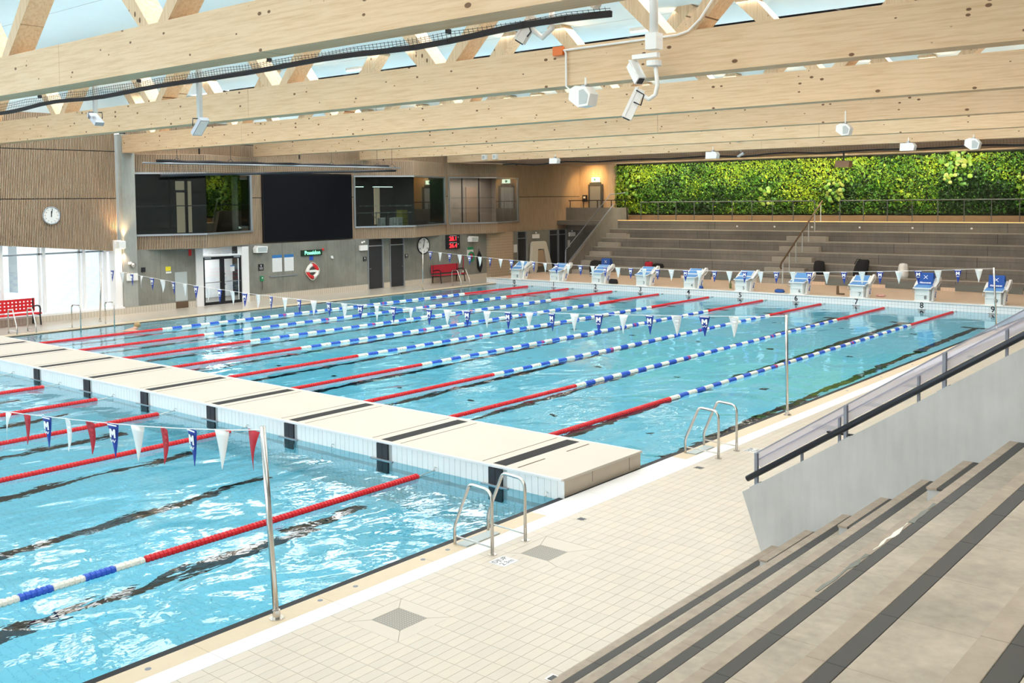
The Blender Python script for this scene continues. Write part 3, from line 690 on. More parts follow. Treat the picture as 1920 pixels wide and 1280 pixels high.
# ---- far grandstand
ft = holder('floor_far_stand', (0, 0, 0), 'concrete seating steps of the far grandstand')
TZ = [.72, 1.18, 1.64, 2.10, 2.57, 3.02]
for k in range(6):
    y0 = 30+.8*k; y1 = 36.2 if k == 5 else y0+.82
    put('seating_step', MB().box(1.4, 45, y0, y1, 0 if k == 0 else TZ[k-1]-.1, TZ[k]), 'concrete_tier', ft)
    if k < 5:
        for xs, xe in ((1.4, 2.75), (12.2, 14.2)):
            put('half_step', MB().box(xs, xe+.1*k*0, y0-.4 if k else y0-.4, y0, (TZ[k-1] if k else .28), (TZ[k]+(TZ[k-1] if k else .28))/2), 'concrete_edge', ft)
    put('step_edge', MB().box(1.4, 45, y0-.006, y0+.05, TZ[k]-.03, TZ[k]+.004), 'concrete_edge', ft); put('board_line', MB().box(1.4, 45, y0-.003, y0, (TZ[k]+(TZ[k-1] if k else .28))/2+.02, (TZ[k]+(TZ[k-1] if k else .28))/2+.032), 'dark_grey', ft)
    for xj in (4.6+.6*k, 9.7-.5*k, 16.4+.4*k, 21+.2*k):
        put('joint', MB().box(xj-.012, xj+.012, y0-.004, y0+.004, (TZ[k-1] if k else .28)+.01, TZ[k]-.01), 'dark_grey', ft)
for x in (8.9, 11, 13, 15.4, 17.9, 20.5): put('step_light', MB().box(x-.04, x+.04, 33.98, 34.0, 2.72, 2.80), 'white_plastic', ft)
for x0, x1 in ((4.3, 5.7), (6.45, 7.9), (8.6, 9.6), (9.84, 11.2), (15.4, 16.9), (18.1, 19.45), (19.6, 20.4), (21.0, 22.4), (22.9, 23.6)):
    put('vent_panel', MB().box(x0, x1, 29.94, 30.0, .29, .56), 'vent_grey', ft)
put('front_tiles', MB().box(1.4, 45, 29.975, 30.0, .28, .42), 'tiles_far_deck', ft)
# stair wall at the left end of the stand, upper landing
stw = struct('wall_stair', MB().prism([(29.1, .28), (29.4, .75), (33.5, 3.75), (35.0, 3.75), (35.0, .28)], 'x', 1.2, 1.4), 'concrete_tier', label='sloping concrete stair wall at the left end of the far stand')
struct('wall_under_landing', MB().box(-3.1, 1.2, 36.3, 36.5, 0, 2.75), 'concrete_wall'); struct('floor_under_landing', MB().box(-.62, 1.2, 30, 36.4, -.1, .27), 'tiles_far_deck')
struct('floor_landing', MB().box(-3.0, 1.2, 34.0, 38.6, 2.75, 3.0), 'concrete_tier'); struct('wall_landing_parapet', MB().box(-3.0, 1.4, 34.9, 35.05, 2.4, 3.75), 'concrete_tier')

# ---- right grandstand in the foreground
rs = holder('floor_right_stand', (0, 0, 0), 'stone clad seating steps in the right foreground')
YW = -2.45
STX = [28.41+.86*k for k in range(9)]; STZ = [.19+.54*k for k in range(9)]
nb = {}
for k in range(8):
    x0, z = STX[k], STZ[k]; x1 = STX[k+1]+.02
    put('step_body', MB().box(x0+.012, x1, -26, YW, -.2, z-.022), 'concrete_parapet', rs)
    y = YW; j = 0
    while y > -15:
        ln = .62
        for nm_, a, b_, mt, lift in (('nosing_tile', 0, .088, 'nosing', 0), ('dark_strip', .09, .175, 'strip_dark', 0), ('tread_tile', .177, .86, 'tread_tile', 0)):
            if nm_ == 'tread_tile' or j % 1 == 0:
                if (k, nm_) not in nb: nb[(k, nm_)] = MB().box(a, b_, -ln+.002, -.0, -.024, 0, .002).mesh(nm_, mt)
                if not (nm_ == 'tread_tile' and k > 5) and y > (-13.5):
                    o = put(nm_, nb[(k, nm_)], None, rs); o.location = (x0, y, z)
        y -= ln; j += 1
# aisle half steps beside the parapet
for k in range(5):
    xh = STX[k]+.43; zh = STZ[k]+.27
    put('half_step', MB().box(xh, STX[k+1]+.02, -3.62, YW, STZ[k]-.01, zh-.022), 'concrete_parapet', rs)
    for nm_, a, b_, mt in (('nosing_tile', -.008, .088, 'nosing'), ('dark_strip', .09, .175, 'strip_dark'), ('tread_tile', .177, .43, 'tread_tile')):
        put(nm_, MB().box(xh+a, xh+b_, -3.63, YW, zh-.022, zh, .002), mt, rs)
def jag(x0, x1, ys, mat):
    L_ = [(x0+random.uniform(-.012, .012), y_) for y_ in ys]; R_2 = [(x1+random.uniform(-.016, .016), y_) for y_ in ys[::-1]]
    put('chipped_patch', MB().prism(L_+R_2, 'z', STZ[3]-.001, STZ[3]+.0025), mat, rs)
jag(31.045, 31.075, [-7.3+.12*k for k in range(8)], 'chip_green'); jag(31.05, 31.07, [-6.35+.09*k for k in range(9)], 'cream_plastic'); jag(31.045, 31.08, [-5.6+.1*k for k in range(7)], 'chip_green')
pw = struct('wall_parapet', MB().prism([(28.29, .04), (28.03, .76), (28.76, 1.235), (31.11, 2.765), (34.6, 5.02), (45, 5.02), (45, .04)], 'y', YW, YW+.22), 'concrete_parapet', label='grey concrete parapet wall sloping up beside the right stand')

# ================================================================== TIMBER TRUSSES
YB = [-11.274+5.951*k for k in range(1, 7)]
tl = ['nearest the camera, crossing the top left', 'second from the camera, with the orange box on it', 'third from the camera, ending at the concrete column', 'fourth from the camera', 'fifth from the camera', 'sixth and farthest, just before the far stand']
def truss(k, yb):
    o = (12, yb, 6.236)
    t = thing('roof_truss', 'pale pine roof truss beam '+tl[k], 'roof truss', o, group='timber roof trusses')
    joints = [-2.75, [17.2, 16.0, 5.0, 17.5, 20.0, 15.0][k], 45]
    if k == 1: joints = [-2.75, 13.9, 45]
    ch = None
    for a, b_ in zip(joints[:-1], joints[1:]):
        mb = MB().box(a+.004, b_-.004, yb, yb+.42, 6.236, 6.905); put('bottom_chord', mb, 'pine_x', t, off=o)
        if a > 0: put('butt_joint', MB().box(a-.006, a+.006, yb+.004, yb+.4, 6.24, 6.9), 'leather_brown', t, off=o)
    
    for n in range(9):
        xn = 4.62+5.155*(n-1)
        for s_ in (-1, 1):
            p0 = Vector((xn+s_*.42, yb+.21, 6.9)); p1 = Vector((xn+s_*1.95, yb+.21, 8.66))
            d = (p1-p0).normalized()
            mb = MB().beam(p0-d*.25, p1, .40, .36, (s_*.7, 0, .7))
            mb.v = [(x, yy, max(z, 6.9)) for x, yy, z in mb.v]
            put('strut', mb, 'pine_strut', t, off=o)
    return t
TR = [truss(k, y) for k, y in enumerate(YB)]

# ================================================================== LANE ROPES
NUM = ['zero', 'one', 'two', 'three', 'four', 'five', 'six', 'seven', 'eight', 'nine']
def floats(length, pitch, r, seg=10):
    mb = MB(); n = max(1, round(length/pitch)); p = length/n
    prof = [(.0, r*.74), (.07, r), (.6, r), (.67, r*.74), (1.0, r*.74)]
    k0 = len(mb.v); rings = []
    for i in range(n):
        for (u, rr) in prof[:-1] if i < n-1 else prof: rings.append(((i+u)*p, rr))
    for (yy, rr) in rings:
        for j in range(seg): mb.v.append((rr*math.cos(2*PI*j/seg), yy, rr*math.sin(2*PI*j/seg)))
    for i in range(len(rings)-1):
        for j in range(seg): mb.f.append((i*seg+j, i*seg+(j+1) % seg, (i+1)*seg+(j+1) % seg, (i+1)*seg+j))
    mb.f.append(tuple(range(seg))); mb.f.append(tuple((len(rings)-1)*seg+j for j in range(seg))[::-1])
    return mb
RR = .056
me_red = floats(4.55, .056, RR).mesh('red_section', 'red_float', False)
SEC = 15/41
me_w = floats(SEC, .061, RR).mesh('white_section', 'white_float'); me_b = floats(SEC, .061, RR).mesh('blue_section', 'blue_float'); 
me_rm = floats(.12, .06, RR*1.04).mesh('marker_float', 'red_float')
me_cab = MB().tube([(0, 0, 0), (0, .42, .02)], .008, 5).mesh('cable', 'steel')
me_hook = MB().tube([(0, 0, 0), (0, .1, .0)], .028, 6).mesh('tension_hook', 'steel')
def rope_far(k):
    t = thing('lane_rope', 'lane rope with red ends between lanes %s and %s of the far pool' % (NUM[k-1], NUM[k]), 'lane rope', (2.5*k, 0, .012), group='lane ropes of the far pool')
    def part(nm_, me, y): o = put(nm_, me, None, t); o.location = (0, y, 0)
    part('cable', me_cab, .02); part('red_section', me_red, .42); 
    for i in range(41): part('white_section' if i % 2 == 0 else 'blue_section', me_w if i % 2 == 0 else me_b, 5+i*SEC-.03)
    for y in (10-.06, 15-.06): part('marker_float', me_rm, y)
    part('red_section', me_red, 20-.03); part('cable', me_cab, 24.5); part('tension_hook', me_hook, 24.82)
for k in range(1, 10): rope_far(k)
near_lab = {9: 'closest to the ladder and the right deck', 7: 'second from the right deck', 6: 'third from the right deck', 5: 'fourth from the right deck', 4: 'fifth from the right deck', 3: 'farthest left in view'}
for k, lab in near_lab.items():
    t = thing('lane_rope', 'red lane rope in the near pool, '+lab, 'lane rope', (2.5*k, -2.1, .012), group='lane ropes of the near pool')
    def part(nm_, me, y): o = put(nm_, me, None, t); o.location = (0, y, 0)
    part('cable', me_cab, -.42); part('red_section', me_red, -.38-4.55)
    for i in range(26): part('white_section' if i % 2 == 0 else 'blue_section', me_w if i % 2 == 0 else me_b, -4.95-(i+1)*SEC)

# ================================================================== POLES AND PENNANT LINES
def pole(loc, top, lab, lean=(0, 0), r=.028):
    t = thing('pennant_pole', lab, 'pole', loc, group='steel pennant poles')
    put('post', MB().tube([(0, 0, 0), (lean[0]*.5, lean[1]*.5, top*.5), (lean[0], lean[1], top)], r, 12), 'steel', t, smooth=True)
    put('foot_plate', MB().disc((0, 0, 0), 'z', .075, .01, 16), 'steel', t); put('collar', MB().tube([(0, 0, .01), (0, 0, .09)], r+.01, 10), 'steel', t)
pole((25.21, -7.13, .045), 1.95, 'steel pole by the near pool edge holding the red, white and blue pennants', (-.2, .03), .03)
pole((25.22, 4.85, .045), 1.96, 'steel pole at the middle of the right pool edge', (-.02, 0))
pole((25.15, 20, .045), 1.96, 'steel pole at the far right end of the pool', (-.1, 0))
pole((-.2, 20, .045), 1.93, 'thin pole on the left pool edge in front of the round clock', (0.05, 0)); pole((-1.2, 4.7, .045), 1.93, 'thin pole on the left deck before the bright glazing', (.2, 0))
def pennant_mesh(kind, w=.235, h=.42, curl=0., twist=0.):
    """thin cloth triangle hanging in the XZ plane, top edge centred at the origin"""
    vs = []; n = 6
    for s_ in (-.0015, .0015):
        for i in range(n+1):
            t = i/n; ww = w/2*(1-t)+.004
            yb = curl*math.sin(t*PI*.9)*.1; tw = twist*t
            for sgn in (-1, 1): vs.append((sgn*ww*math.cos(tw)+curl*.02*t, yb+sgn*ww*math.sin(tw)+s_, -h*t))
    fs = []; o = 2*(n+1)
    for i in range(n):
        a = 2*i; fs += [(a, a+1, a+3, a+2), (o+a+1, o+a, o+a+2, o+a+3), (a, a+2, o+a+2, o+a), (a+1, o+a+1, o+a+3, a+3)]
    fs += [(0, o, o+1, 1)]
    me = bpy.data.meshes.new('pennant'); me.from_pydata(vs, [], fs); me.materials.append(MATS['flag_'+kind]); me.shade_smooth(); return me
def m_logo(w=.12):
    mb = MB(); s = w
    # block letter M with a waved underline below
    for x0, x1 in ((-.5, -.22), (.22, .5)): mb.box(x0*s, x1*s, -.003, .0, -.45*s, .45*s)
    mb.prism([(-.5*s, .45*s), (-.22*s, .45*s), (0, .12*s), (.22*s, .45*s), (.5*s, .45*s), (.06*s, -.2*s), (-.06*s, -.2*s)], 'y', -.0032, 0)
    zz = [(-.45, -.62), (-.22, -.92), (0, -.66), (.22, -.92), (.45, -.62)]
    for (a, b_), (c, d) in zip(zz, zz[1:]): mb.beam((a*s, -.0015, b_*s), (c*s, -.0015, d*s), .003, .09*s, (0, 0, 1))
    mb.box(-.8*s, .8*s, -.003, 0, .78*s, .92*s)
    return mb.mesh('emblem', 'logo_white')
LOGO = m_logo(); PM = {(k, i): pennant_mesh(k, curl=c, twist=tw) for k in ('white', 'blue', 'red') for i, (c, tw) in enumerate(((.1, 0), (.25, .35), (-.2, -.4)))}
def pennants(y, pts, xs, seq, lab, scale=1):
    x = [p[0] for p in pts]; z = [p[1] for p in pts]; co = np.polyfit(x, z, 4 if len(pts) > 5 else 2); zf = lambda q: float(np.interp(q, x, z)*.35+np.polyval(co, q)*.65)
    t = thing('pennant_line', lab, 'pennant line', (pts[0][0], y, 0))
    o = (pts[0][0], y, 0)
    n = 60; X = [x[0]+(x[-1]-x[0])*i/n for i in range(n+1)]
    put('cord', MB().tube([(q, y, zf(q)) for q in X], .006, 5), 'white_plastic', t, off=o)
    for i, q in enumerate(xs):
        k = seq[i % len(seq)]; v = 0 if k == 'blue' else random.choice((0, 0, 1, 2))
        f_ = put('pennant', PM[(k, v)], None, t); f_.location = (q-o[0], 0, zf(q)-.004); f_.scale = (scale,)*3
        f_.rotation_euler = (random.uniform(-.05, .05), 0, random.uniform(-.25, .25))
        if k == 'blue':
            g = put('emblem', LOGO, None, f_); g.location = (.002, -.014, -.115)
far_pts = [(-.2, 1.95), (.28, 1.9), (3.96, 1.72), (7.49, 1.56), (10.71, 1.51), (13.09, 1.51), (16.04, 1.56), (19.14, 1.65), (20.75, 1.71), (23.83, 1.88), (25.05, 1.99)]
mid_pts = [(-1.0, 1.97), (1.19, 1.83), (3.64, 1.68), (7.58, 1.51), (10.11, 1.475), (12.22, 1.46), (15.15, 1.51), (17.63, 1.6), (18.88, 1.64), (20.86, 1.73), (22.63, 1.81), (24.47, 1.91), (25.2, 1.98)]
near_pts = [(13, 1.2), (19.03, 1.38), (21.24, 1.55), (22.82, 1.69), (24.61, 1.9), (25.02, 1.96)]
pennants(20, far_pts, [.35+i*.622 for i in range(40)], ['blue', 'white'], 'far line of blue and white pennants in front of the starting blocks')
pennants(4.85, mid_pts, [-.5+i*.664 for i in range(38)], ['blue', 'white'], 'middle line of blue and white pennants across the far pool')
nx = [24.86-.58*i for i in range(16)]
pennants(-7.1, near_pts, nx[::-1], ['red', 'white', 'blue'][::-1] if False else [['red', 'white', 'blue'][(15-i) % 3] for i in range(16)], 'near line of red, white and blue pennants over the near pool', 1.0)

# ================================================================== POOL LADDERS
def arc(c, r, a0, a1, n=5): return [(c[0]+r*math.cos(a0+(a1-a0)*i/n), c[1]+r*math.sin(a0+(a1-a0)*i/n)) for i in range(n+1)]
def rail_pts(wd=.62, h=.78):
    """XZ outline: deck foot at x = wd, pool side at x = 0"""
    return [(wd, 0), (wd, h-.14)]+arc((wd-.12, h-.12), .12, 0, PI*.52)[1:]+[(.33, h+.01)]+arc((.31, h-.07), .08, PI*.5, PI*.86, 4)+[(.02, .27), (0, .2), (0, -.5)]
def ladder(loc, lab, rotz=0, gap=.62, plate=True):
    t = thing('pool_ladder', lab, 'ladder', loc, rotz, 'steel pool ladders')
    for s_ in (-gap/2, gap/2):
        put('handrail', MB().tube([(p[0], s_, p[1]) for p in rail_pts()], .021, 10), 'steel', t, smooth=True)
        put('cross_bar', MB().tube([(.0, s_, .1), (.62, s_, .085)], .011, 6), 'steel', t)
        put('foot_plate', MB().disc((.62, s_, 0), 'z', .055, .008, 14), 'steel', t)
    if plate: put('step', MB().box(.02, .2, -gap/2, gap/2, -.02, .012), 'grey_panel', t)
    for z in (-.28, -.55): put('step', MB().box(-.06, .04, -gap/2, gap/2, z, z+.03), 'steel', t)
ladder((25.13, -4.1, .05), 'steel pool ladder on the right edge of the near pool'); ladder((25.13, 1.45, .05), 'steel pool ladder on the right edge of the far pool')
ladder((-.05, 1.6, .05), 'steel pool ladder on the left edge before the left red bench', PI, plate=False); ladder((-.05, 22.8, .05), 'steel pool ladder at the far left corner by the far red bench', PI, plate=False)
def hand_loop(loc, lab):
    t = thing('pool_handrail', lab, 'handrail', loc, PI)
    put('loop', MB().tube([(.62, 0, 0), (.62, 0, .7), (.58, 0, .77), (.5, 0, .8), (.08, 0, .8), (.02, 0, .76), (0, 0, .68), (0, 0, -.5)], .019, 8), 'steel', t, smooth=True)
    put('bracket', MB().tube([(.5, 0, .8), (.5, .03, .74)], .012, 5), 'black_plastic', t); put('foot_plate', MB().disc((.62, 0, 0), 'z', .05, .01, 12), 'steel', t)
hand_loop((.3, 3.25, .05), 'steel handrail loop standing in the water, the left one before the bright glazing'); hand_loop((.3, 4.45, .05), 'steel handrail loop standing in the water, the right one before the bright glazing')

# ================================================================== STARTING BLOCKS
def make_block():
    t = thing('starting_block', 'x', 'starting block', (0, 0, 0), group='starting blocks')
    # pedestal: translucent grey front box and two white slanted side legs
    put('front_panel', MB().prism([(.02, .02), (.02, .44), (.06, .46), (.40, .50), (.34, .02)], 'x', -.24, .20), 'block_front', t)
    put('panel_frame', MB().box(-.25, .21, 0, .03, .22, .24).box(-.25, -.23, 0, .03, .02, .44).box(.19, .21, 0, .03, .02, .44), 'white_plastic', t)
    for s_ in (-.25, .25):
        put('side_leg', MB().prism([(.20, 0), (.46, .0), (.60, .34), (.66, .52), (.34, .48), (.26, .30)], 'x', s_-.035, s_+.035), 'white_plastic', t)
    put('logo_plate', MB().prism([(.36, .12), (.46, .12), (.53, .31), (.43, .31)], 'x', .286, .290), 'cloth_blue', t)
    lg = MB().tube([(.292, .47, .28), (.292, .445, .285), (.292, .435, .25), (.292, .47, .22), (.292, .465, .18), (.292, .42, .16)], .009, 5); put('logo_mark', lg, 'logo_white', t)
    # sloping blue top, in two plates, inside a white rim
    put('top_frame', MB().prism([(-.05, .43), (.33, .51), (.33, .545), (-.05, .465)], 'x', -.29, .29), 'white_plastic', t)
    put('top_pad', MB().prism([(-.03, .468), (.31, .541), (.31, .553), (-.03, .480)], 'x', -.26, .26), 'pad_blue', t)
    put('back_frame', MB().prism([(.31, .53), (.60, .73), (.59, .77), (.30, .565)], 'x', -.28, .28), 'white_plastic', t)
    put('back_pad', MB().prism([(.335, .588), (.575, .752), (.57, .768), (.328, .604)], 'x', -.24, .24), 'pad_blue', t)
    put('side_arm', MB().prism([(.22, .50), (.30, .44), (.62, .52), (.78, .62), (.84, .72), (.80, .80), (.70, .80), (.52, .68)], 'x', .285, .36), 'white_plastic', t)
    put('side_arm', MB().prism([(.22, .50), (.30, .44), (.62, .52), (.70, .62), (.62, .70), (.52, .68)], 'x', -.34, -.285), 'white_plastic', t)
    put('arm_slot', MB().beam((.363, .34, .50), (.363, .72, .66), .004, .02), 'black_plastic', t)
    put('start_grip', MB().tube([(-.24, 0, .36), (-.30, -.06, .38), (-.30, -.06, .30), (-.24, 0, .28)], .012, 6), 'steel', t)
    put('foot', MB().box(-.28, .28, .0, .45, 0, .02), 'white_plastic', t)
    return t
blk = make_block(); BLK = []
for i in range(10):
    loc = (1.25+2.5*i-.02, 25.12, .29); lab = 'white starting block with blue top standing above lane number %s' % NUM[i]
    if i == 0: b0 = blk; blk.location = loc; blk['label'] = lab; blk.scale = (1.16, 1.1, 1.1)
    else: b0 = dup(blk, loc, 0, lab)
    BLK.append(b0)
for i, b0 in enumerate(BLK): text('block_number', str(i), .17, 'dark_grey', b0, (.09, .012, .13), FACE_NEAR, .003)
def reserved(loc, rotz, lab, big=1.0, tilt=-.25):
    t = thing('reserved_sign', lab, 'sign', loc, rotz, group='blue reserved covers')
    t.rotation_euler = (tilt, 0, rotz)
    mb = MB().box(-.27, .27, 0, .05, 0, .46); put('cover', mb, 'cloth_blue', t)
    put('cover_flap', MB().prism([(.05, .46), (0.0, .46), (.10, .44), (.30, .12), (.32, .14), (.13, .47)], 'x', -.27, .27), 'cloth_blue', t)
    put('crossed_mark', MB().beam((-.07, -.004, .22), (.07, -.004, .36), .006, .016).beam((.07, -.004, .22), (-.07, -.004, .36), .006, .016), 'logo_white', t)
    text('lettering', 'Abonnerat', .095, 'logo_white', t, (0, -.004, .075), FACE_NEAR, .002, bold=.003)
reserved((1.25+20-.02, 25.44, .29+.61), 0, 'blue reserved cover lettered Abonnerat, left one of two on the starting blocks'); reserved((1.25+22.5-.02, 25.44, .29+.61), 0, 'blue reserved cover lettered Abonnerat, right one of two on the starting blocks')
reserved((3.77, 29.35, .72), 0, 'blue reserved sign leaning at the foot of the far stand', tilt=-.1)

# ================================================================== BENCHES
def bench(loc, rotz, lab, holes):
    t = thing('bench', lab, 'bench', loc, rotz, 'red benches')
    W_ = 2.0
    bk = MB(); bk_rows = 4 if holes else 3
    if holes:      # perforated back: lattice of strips leaving square holes
        zs = np.linspace(.48, .92, 5)
        for a in (zs[0], zs[1]+.0, zs[2], zs[3]): pass
        hz = [.55, .67, .79]; hh = .045
        edges = [.46]+[e for h in hz for e in (h, h+hh)]+[.92]
        for i in range(0, len(edges), 2): bk.box(-W_/2, W_/2, -.28, -.255, edges[i], edges[i+1])
        nx_ = 15; pitch = W_/nx_
        for h in hz:
            for j in range(nx_): bk.box(-W_/2+j*pitch, -W_/2+j*pitch+pitch-.06, -.28, -.255, h, h+hh)
    else: bk.box(-W_/2, W_/2, -.28, -.255, .50, .92)
    put('backrest', bk, 'red_plastic' if holes else 'cloth_red', t)
    put('seat', MB().prism([(-.24, .42), (.26, .45), (.29, .43), (.29, .39), (.26, .40), (-.24, .38)], 'x', -W_/2, W_/2), 'red_plastic' if holes else 'cloth_red', t)
    for s_ in (-1, 1):
        x = s_*(W_/2-.12) if not holes else s_*(W_/2-.06)
        put('arm_frame', MB().tube([(x, -.27, .92), (x, -.27, .40), (x, -.29, 0)], .028, 6).tube([(x, -.24, .63), (x, .1, .68), (x, .25, .66), (x, .30, .58), (x, .27, .38), (x, .33, 0)], .028, 6).tube([(x, -.27, .37), (x, .27, .37)], .028, 6), 'black_plastic', t)
bench((-2.38, 2.05, .05), -PI/2, 'red perforated bench before the bright glazing at the left edge', True); bench((-2.35, 24.0, .05), -PI/2, 'small dark red bench by the far left wall under the red display', False)

# ================================================================== THINGS ON THE LEFT WALL
t = thing('video_screen', 'huge black video screen on the slatted wall', 'screen', (-2.9, 15.53, 2.53))
put('housing', MB().box(-.05, .06, -2.5, 2.5, 0, 3.03), 'black_plastic', t); put('display_panel', MB().box(.06, .075, -2.47, 2.47, .03, 3.0), 'screen_black', t); put('mount', MB().box(-.12, -.05, -2.2, 2.2, .2, 2.8), 'dark_grey', t)
def clock(loc, r, lab, numerals, hands, rim='dark_grey'):
    t = thing('wall_clock', lab, 'clock', loc)
    put('rim', MB().tube([(.03, r*math.cos(a*PI/18), r*math.sin(a*PI/18)) for a in range(36)], r*.07, 8, closed=True), rim, t, smooth=True)
    put('dial', MB().disc((0, 0, 0), 'x', r, .03, 36), 'white_plastic', t)
    for i in range(12):
        a = PI/2-i*PI/6
        if numerals and i % (2 if len(numerals) == 6 else 1) == 0:
            s_ = numerals[i // (2 if len(numerals) == 6 else 1)]
            text('numeral', s_, r*(.30 if len(numerals) == 6 else .22), 'print_black', t, (.031, r*.72*math.cos(a), r*.72*math.sin(a)), FACE_POOL, .001)
        tk = MB().beam((.032, r*.86*math.cos(a), r*.86*math.sin(a)), (.032, r*.95*math.cos(a), r*.95*math.sin(a)), .012*r*3, .004, (1, 0, 0)); put('tick', tk, 'print_black', t)
    for (a, l, w_) in hands: put('hand', MB().beam((.036, -.18*r*math.cos(a), -.18*r*math.sin(a)), (.036, l*r*math.cos(a), l*r*math.sin(a)), w_*r, .006, (1, 0, 0)), 'print_black', t)
    put('hub', MB().disc((.03, 0, 0), 'x', r*.06, .012, 10), 'print_black', t)
clock((-2.93, 3.88, 3.89), .31, 'round white wall clock on the slatted wall at the left', ['12']+[str(i) for i in range(1, 12)], [(PI/2-.02, .55, .1), (PI/2-.2, .85, .06)], 'grey_metal')
clock((XL+.02, 22.57, 2.0), .42, 'large black rimmed pace clock right of the dark doors', ['0', '10', '20', '30', '40', '50'], [(PI/2-.25, .8, .08), (PI/2-.3-PI, .3, .12)], 'print_black')
t = thing('digital_display', 'black display with red digits 28.1 and 26.4 on the left wall', 'display', (XL+.012, 24.7, 2.1))
put('housing', MB().box(0, .09, -.5, .5, -.36, .37), 'print_black', t)
for z, s_ in ((.16, '28.1'), (-.2, '26.4')): text('digits', s_, .30, 'led_red', t, (.095, -.02, z), FACE_POOL, .003, bold=.003, sx=1.15)
put('caption_line', MB().box(.09, .092, -.28, .26, .315, .33).box(.09, .092, -.28, .28, -.045, -.03), 'logo_white', t); put('degree_mark', MB().disc((.09, .36, .24), 'x', .03, .002, 8).disc((.09, .36, -.12), 'x', .03, .002, 8), 'logo_white', t)
t = thing('led_sign', 'green lit sign reading Poseidon on the concrete wall', 'sign', (XL, 15.5, 1.98))
put('housing', MB().box(0, .08, -.6, .55, -.13, .13), 'sign_housing', t); text('lettering', 'Poseidon', .24, 'led_green', t, (.085, 0, 0), FACE_POOL, .003, bold=.004); put('beacon', MB().ball((.06, .62, .12), .06), 'red_plastic', t)
t = tag(put('blue_sign', MB().box(XL, XL+.012, 15.38, 15.6, 1.64, 1.84), 'blue_plastic'), 'small blue square sign under the green Poseidon sign', 'sign')
# lifebuoy in four sectors
t = thing('lifebuoy', 'red and white lifebuoy hanging on the concrete wall', 'lifebuoy', (XL+.09, 15.47, 1.15))
for s_ in range(4):
    a0 = s_*PI/2+PI/2+.1
    pts = [(0, .27*math.cos(a0+(PI/2)*i/8), .27*math.sin(a0+(PI/2)*i/8)) for i in range(9)]
    put('ring_section', MB().tube(pts, .08, 10), 'red_plastic' if s_ % 2 == 1 else 'white_plastic', t, smooth=True)
put('grab_rope', MB().tube([(.02, (.37+.03*math.cos(4*a*PI/16))*math.cos(a*PI/16), (.37+.03*math.cos(4*a*PI/16))*math.sin(a*PI/16)) for a in range(32)], .012, 5, closed=True), 'cream_plastic', t)
put('holder', MB().box(-.05, .05, -.2, .2, -.05, .05), 'white_plastic', t)
for i, (a, b_) in enumerate(((13.36, 13.87), (14.0, 14.5))):
    tag(put('notice', MB().box(XL, XL+.01, a, b_, 1.23, 1.97), 'notice'), ('left', 'right')[i]+' one of two white notices with blue heads left of the lifebuoy', 'notice', 'wall notices')
tag(put('wall_rail', MB().box(XL, XL+.05, 13.2, 14.7, 1.02, 1.06), 'grey_metal'), 'thin metal rail on the wall under the two notices', 'rail')
def small(name, y0, y1, z0, z1, mat, lab, cat, d=.02, x=XL): return tag(put(name, MB().box(x, x+d, y0, y1, z0, z1), mat), lab, cat)
def picto(o, y, z, w): put('pictogram', MB().disc((XL+.02, y, z+w*.3), 'x', w*.16, .002, 10).box(XL+.02, XL+.022, y-w*.16, y+w*.16, z-w*.25, z+w*.12), 'logo_white', o)
def lines(o, y, z, w, n): put('print_lines', [m_ for m_ in [MB()] if [m_.box(XL+.02, XL+.0215, y-w/2, y+w/2, z-.035*k-.008, z-.035*k) for k in range(n)]][0], 'logo_white', o)
s_ = small('door_sign', 12.63, 12.9, 1.33, 1.62, 'print_black', 'black square sign on concrete between glazed door and notices', 'sign'); picto(s_, 12.765, 1.54, .12); lines(s_, 12.765, 1.47, .18, 3)
s_ = small('door_sign', 18.56, 18.77, 1.42, 1.63, 'print_black', 'black square sign left of the left dark door', 'sign'); picto(s_, 18.665, 1.55, .12); lines(s_, 18.665, 1.47, .1, 1)
s_ = small('door_sign', 21.3, 21.5, 1.43, 1.62, 'print_black', 'black square sign right of the right dark door', 'sign'); picto(s_, 21.37, 1.55, .1); picto(s_, 21.43, 1.55, .1); lines(s_, 21.4, 1.47, .1, 1)
small('warning_sign', 8.26, 8.48, 1.6, 1.77, 'yellow_sign', 'small yellow sign on concrete left of the glazed door', 'sign'); small('warning_plate', 8.27, 8.5, 1.5, 1.57, 'white_plastic', 'small white plate under the yellow sign', 'sign')
small('wall_box', 7.22, 7.38, 1.62, 1.8, 'print_black', 'small black box on concrete right of the column', 'box', .04)
small('exit_plate', 9.3, 9.42, 2.15, 2.4, 'red_plastic', 'small red fire sign at the top left of the glazed door', 'sign')
al = thing('fire_alarm', 'green emergency phone with cord on concrete below the black sign', 'alarm', (XL, 12.78, 1.0)); put('body', MB().box(0, .06, -.08, .08, -.12, .1), 'sign_green', al); put('button', MB().disc((.06, 0, .02), 'x', .03, .02, 10), 'white_plastic', al); put('cord', MB().tube([(.03, 0, -.12), (.04, .02, -.3), (.03, 0, -.5)], .01, 5), 'print_black', al)
cr = thing('camera_dome', 'small white camera dome above the lifebuoy on the right', 'camera', (XL, 16.67, 1.7)); put('base', MB().box(0, .03, -.05, .05, -.03, .08), 'white_plastic', cr); put('dome', MB().ball((.06, 0, -.02), .05), 'white_plastic', cr, smooth=True)
eb = thing('emergency_lamp', 'white emergency light box left of the left dark door', 'lamp', (XL, 18.56, 2.07)); put('housing', MB().box(0, .1, -.23, .23, -.13, .12), 'white_plastic', eb); put('heads', MB().ball((.08, -.1, .25), .05).ball((.08, .02, .28), .05), 'white_plastic', eb)
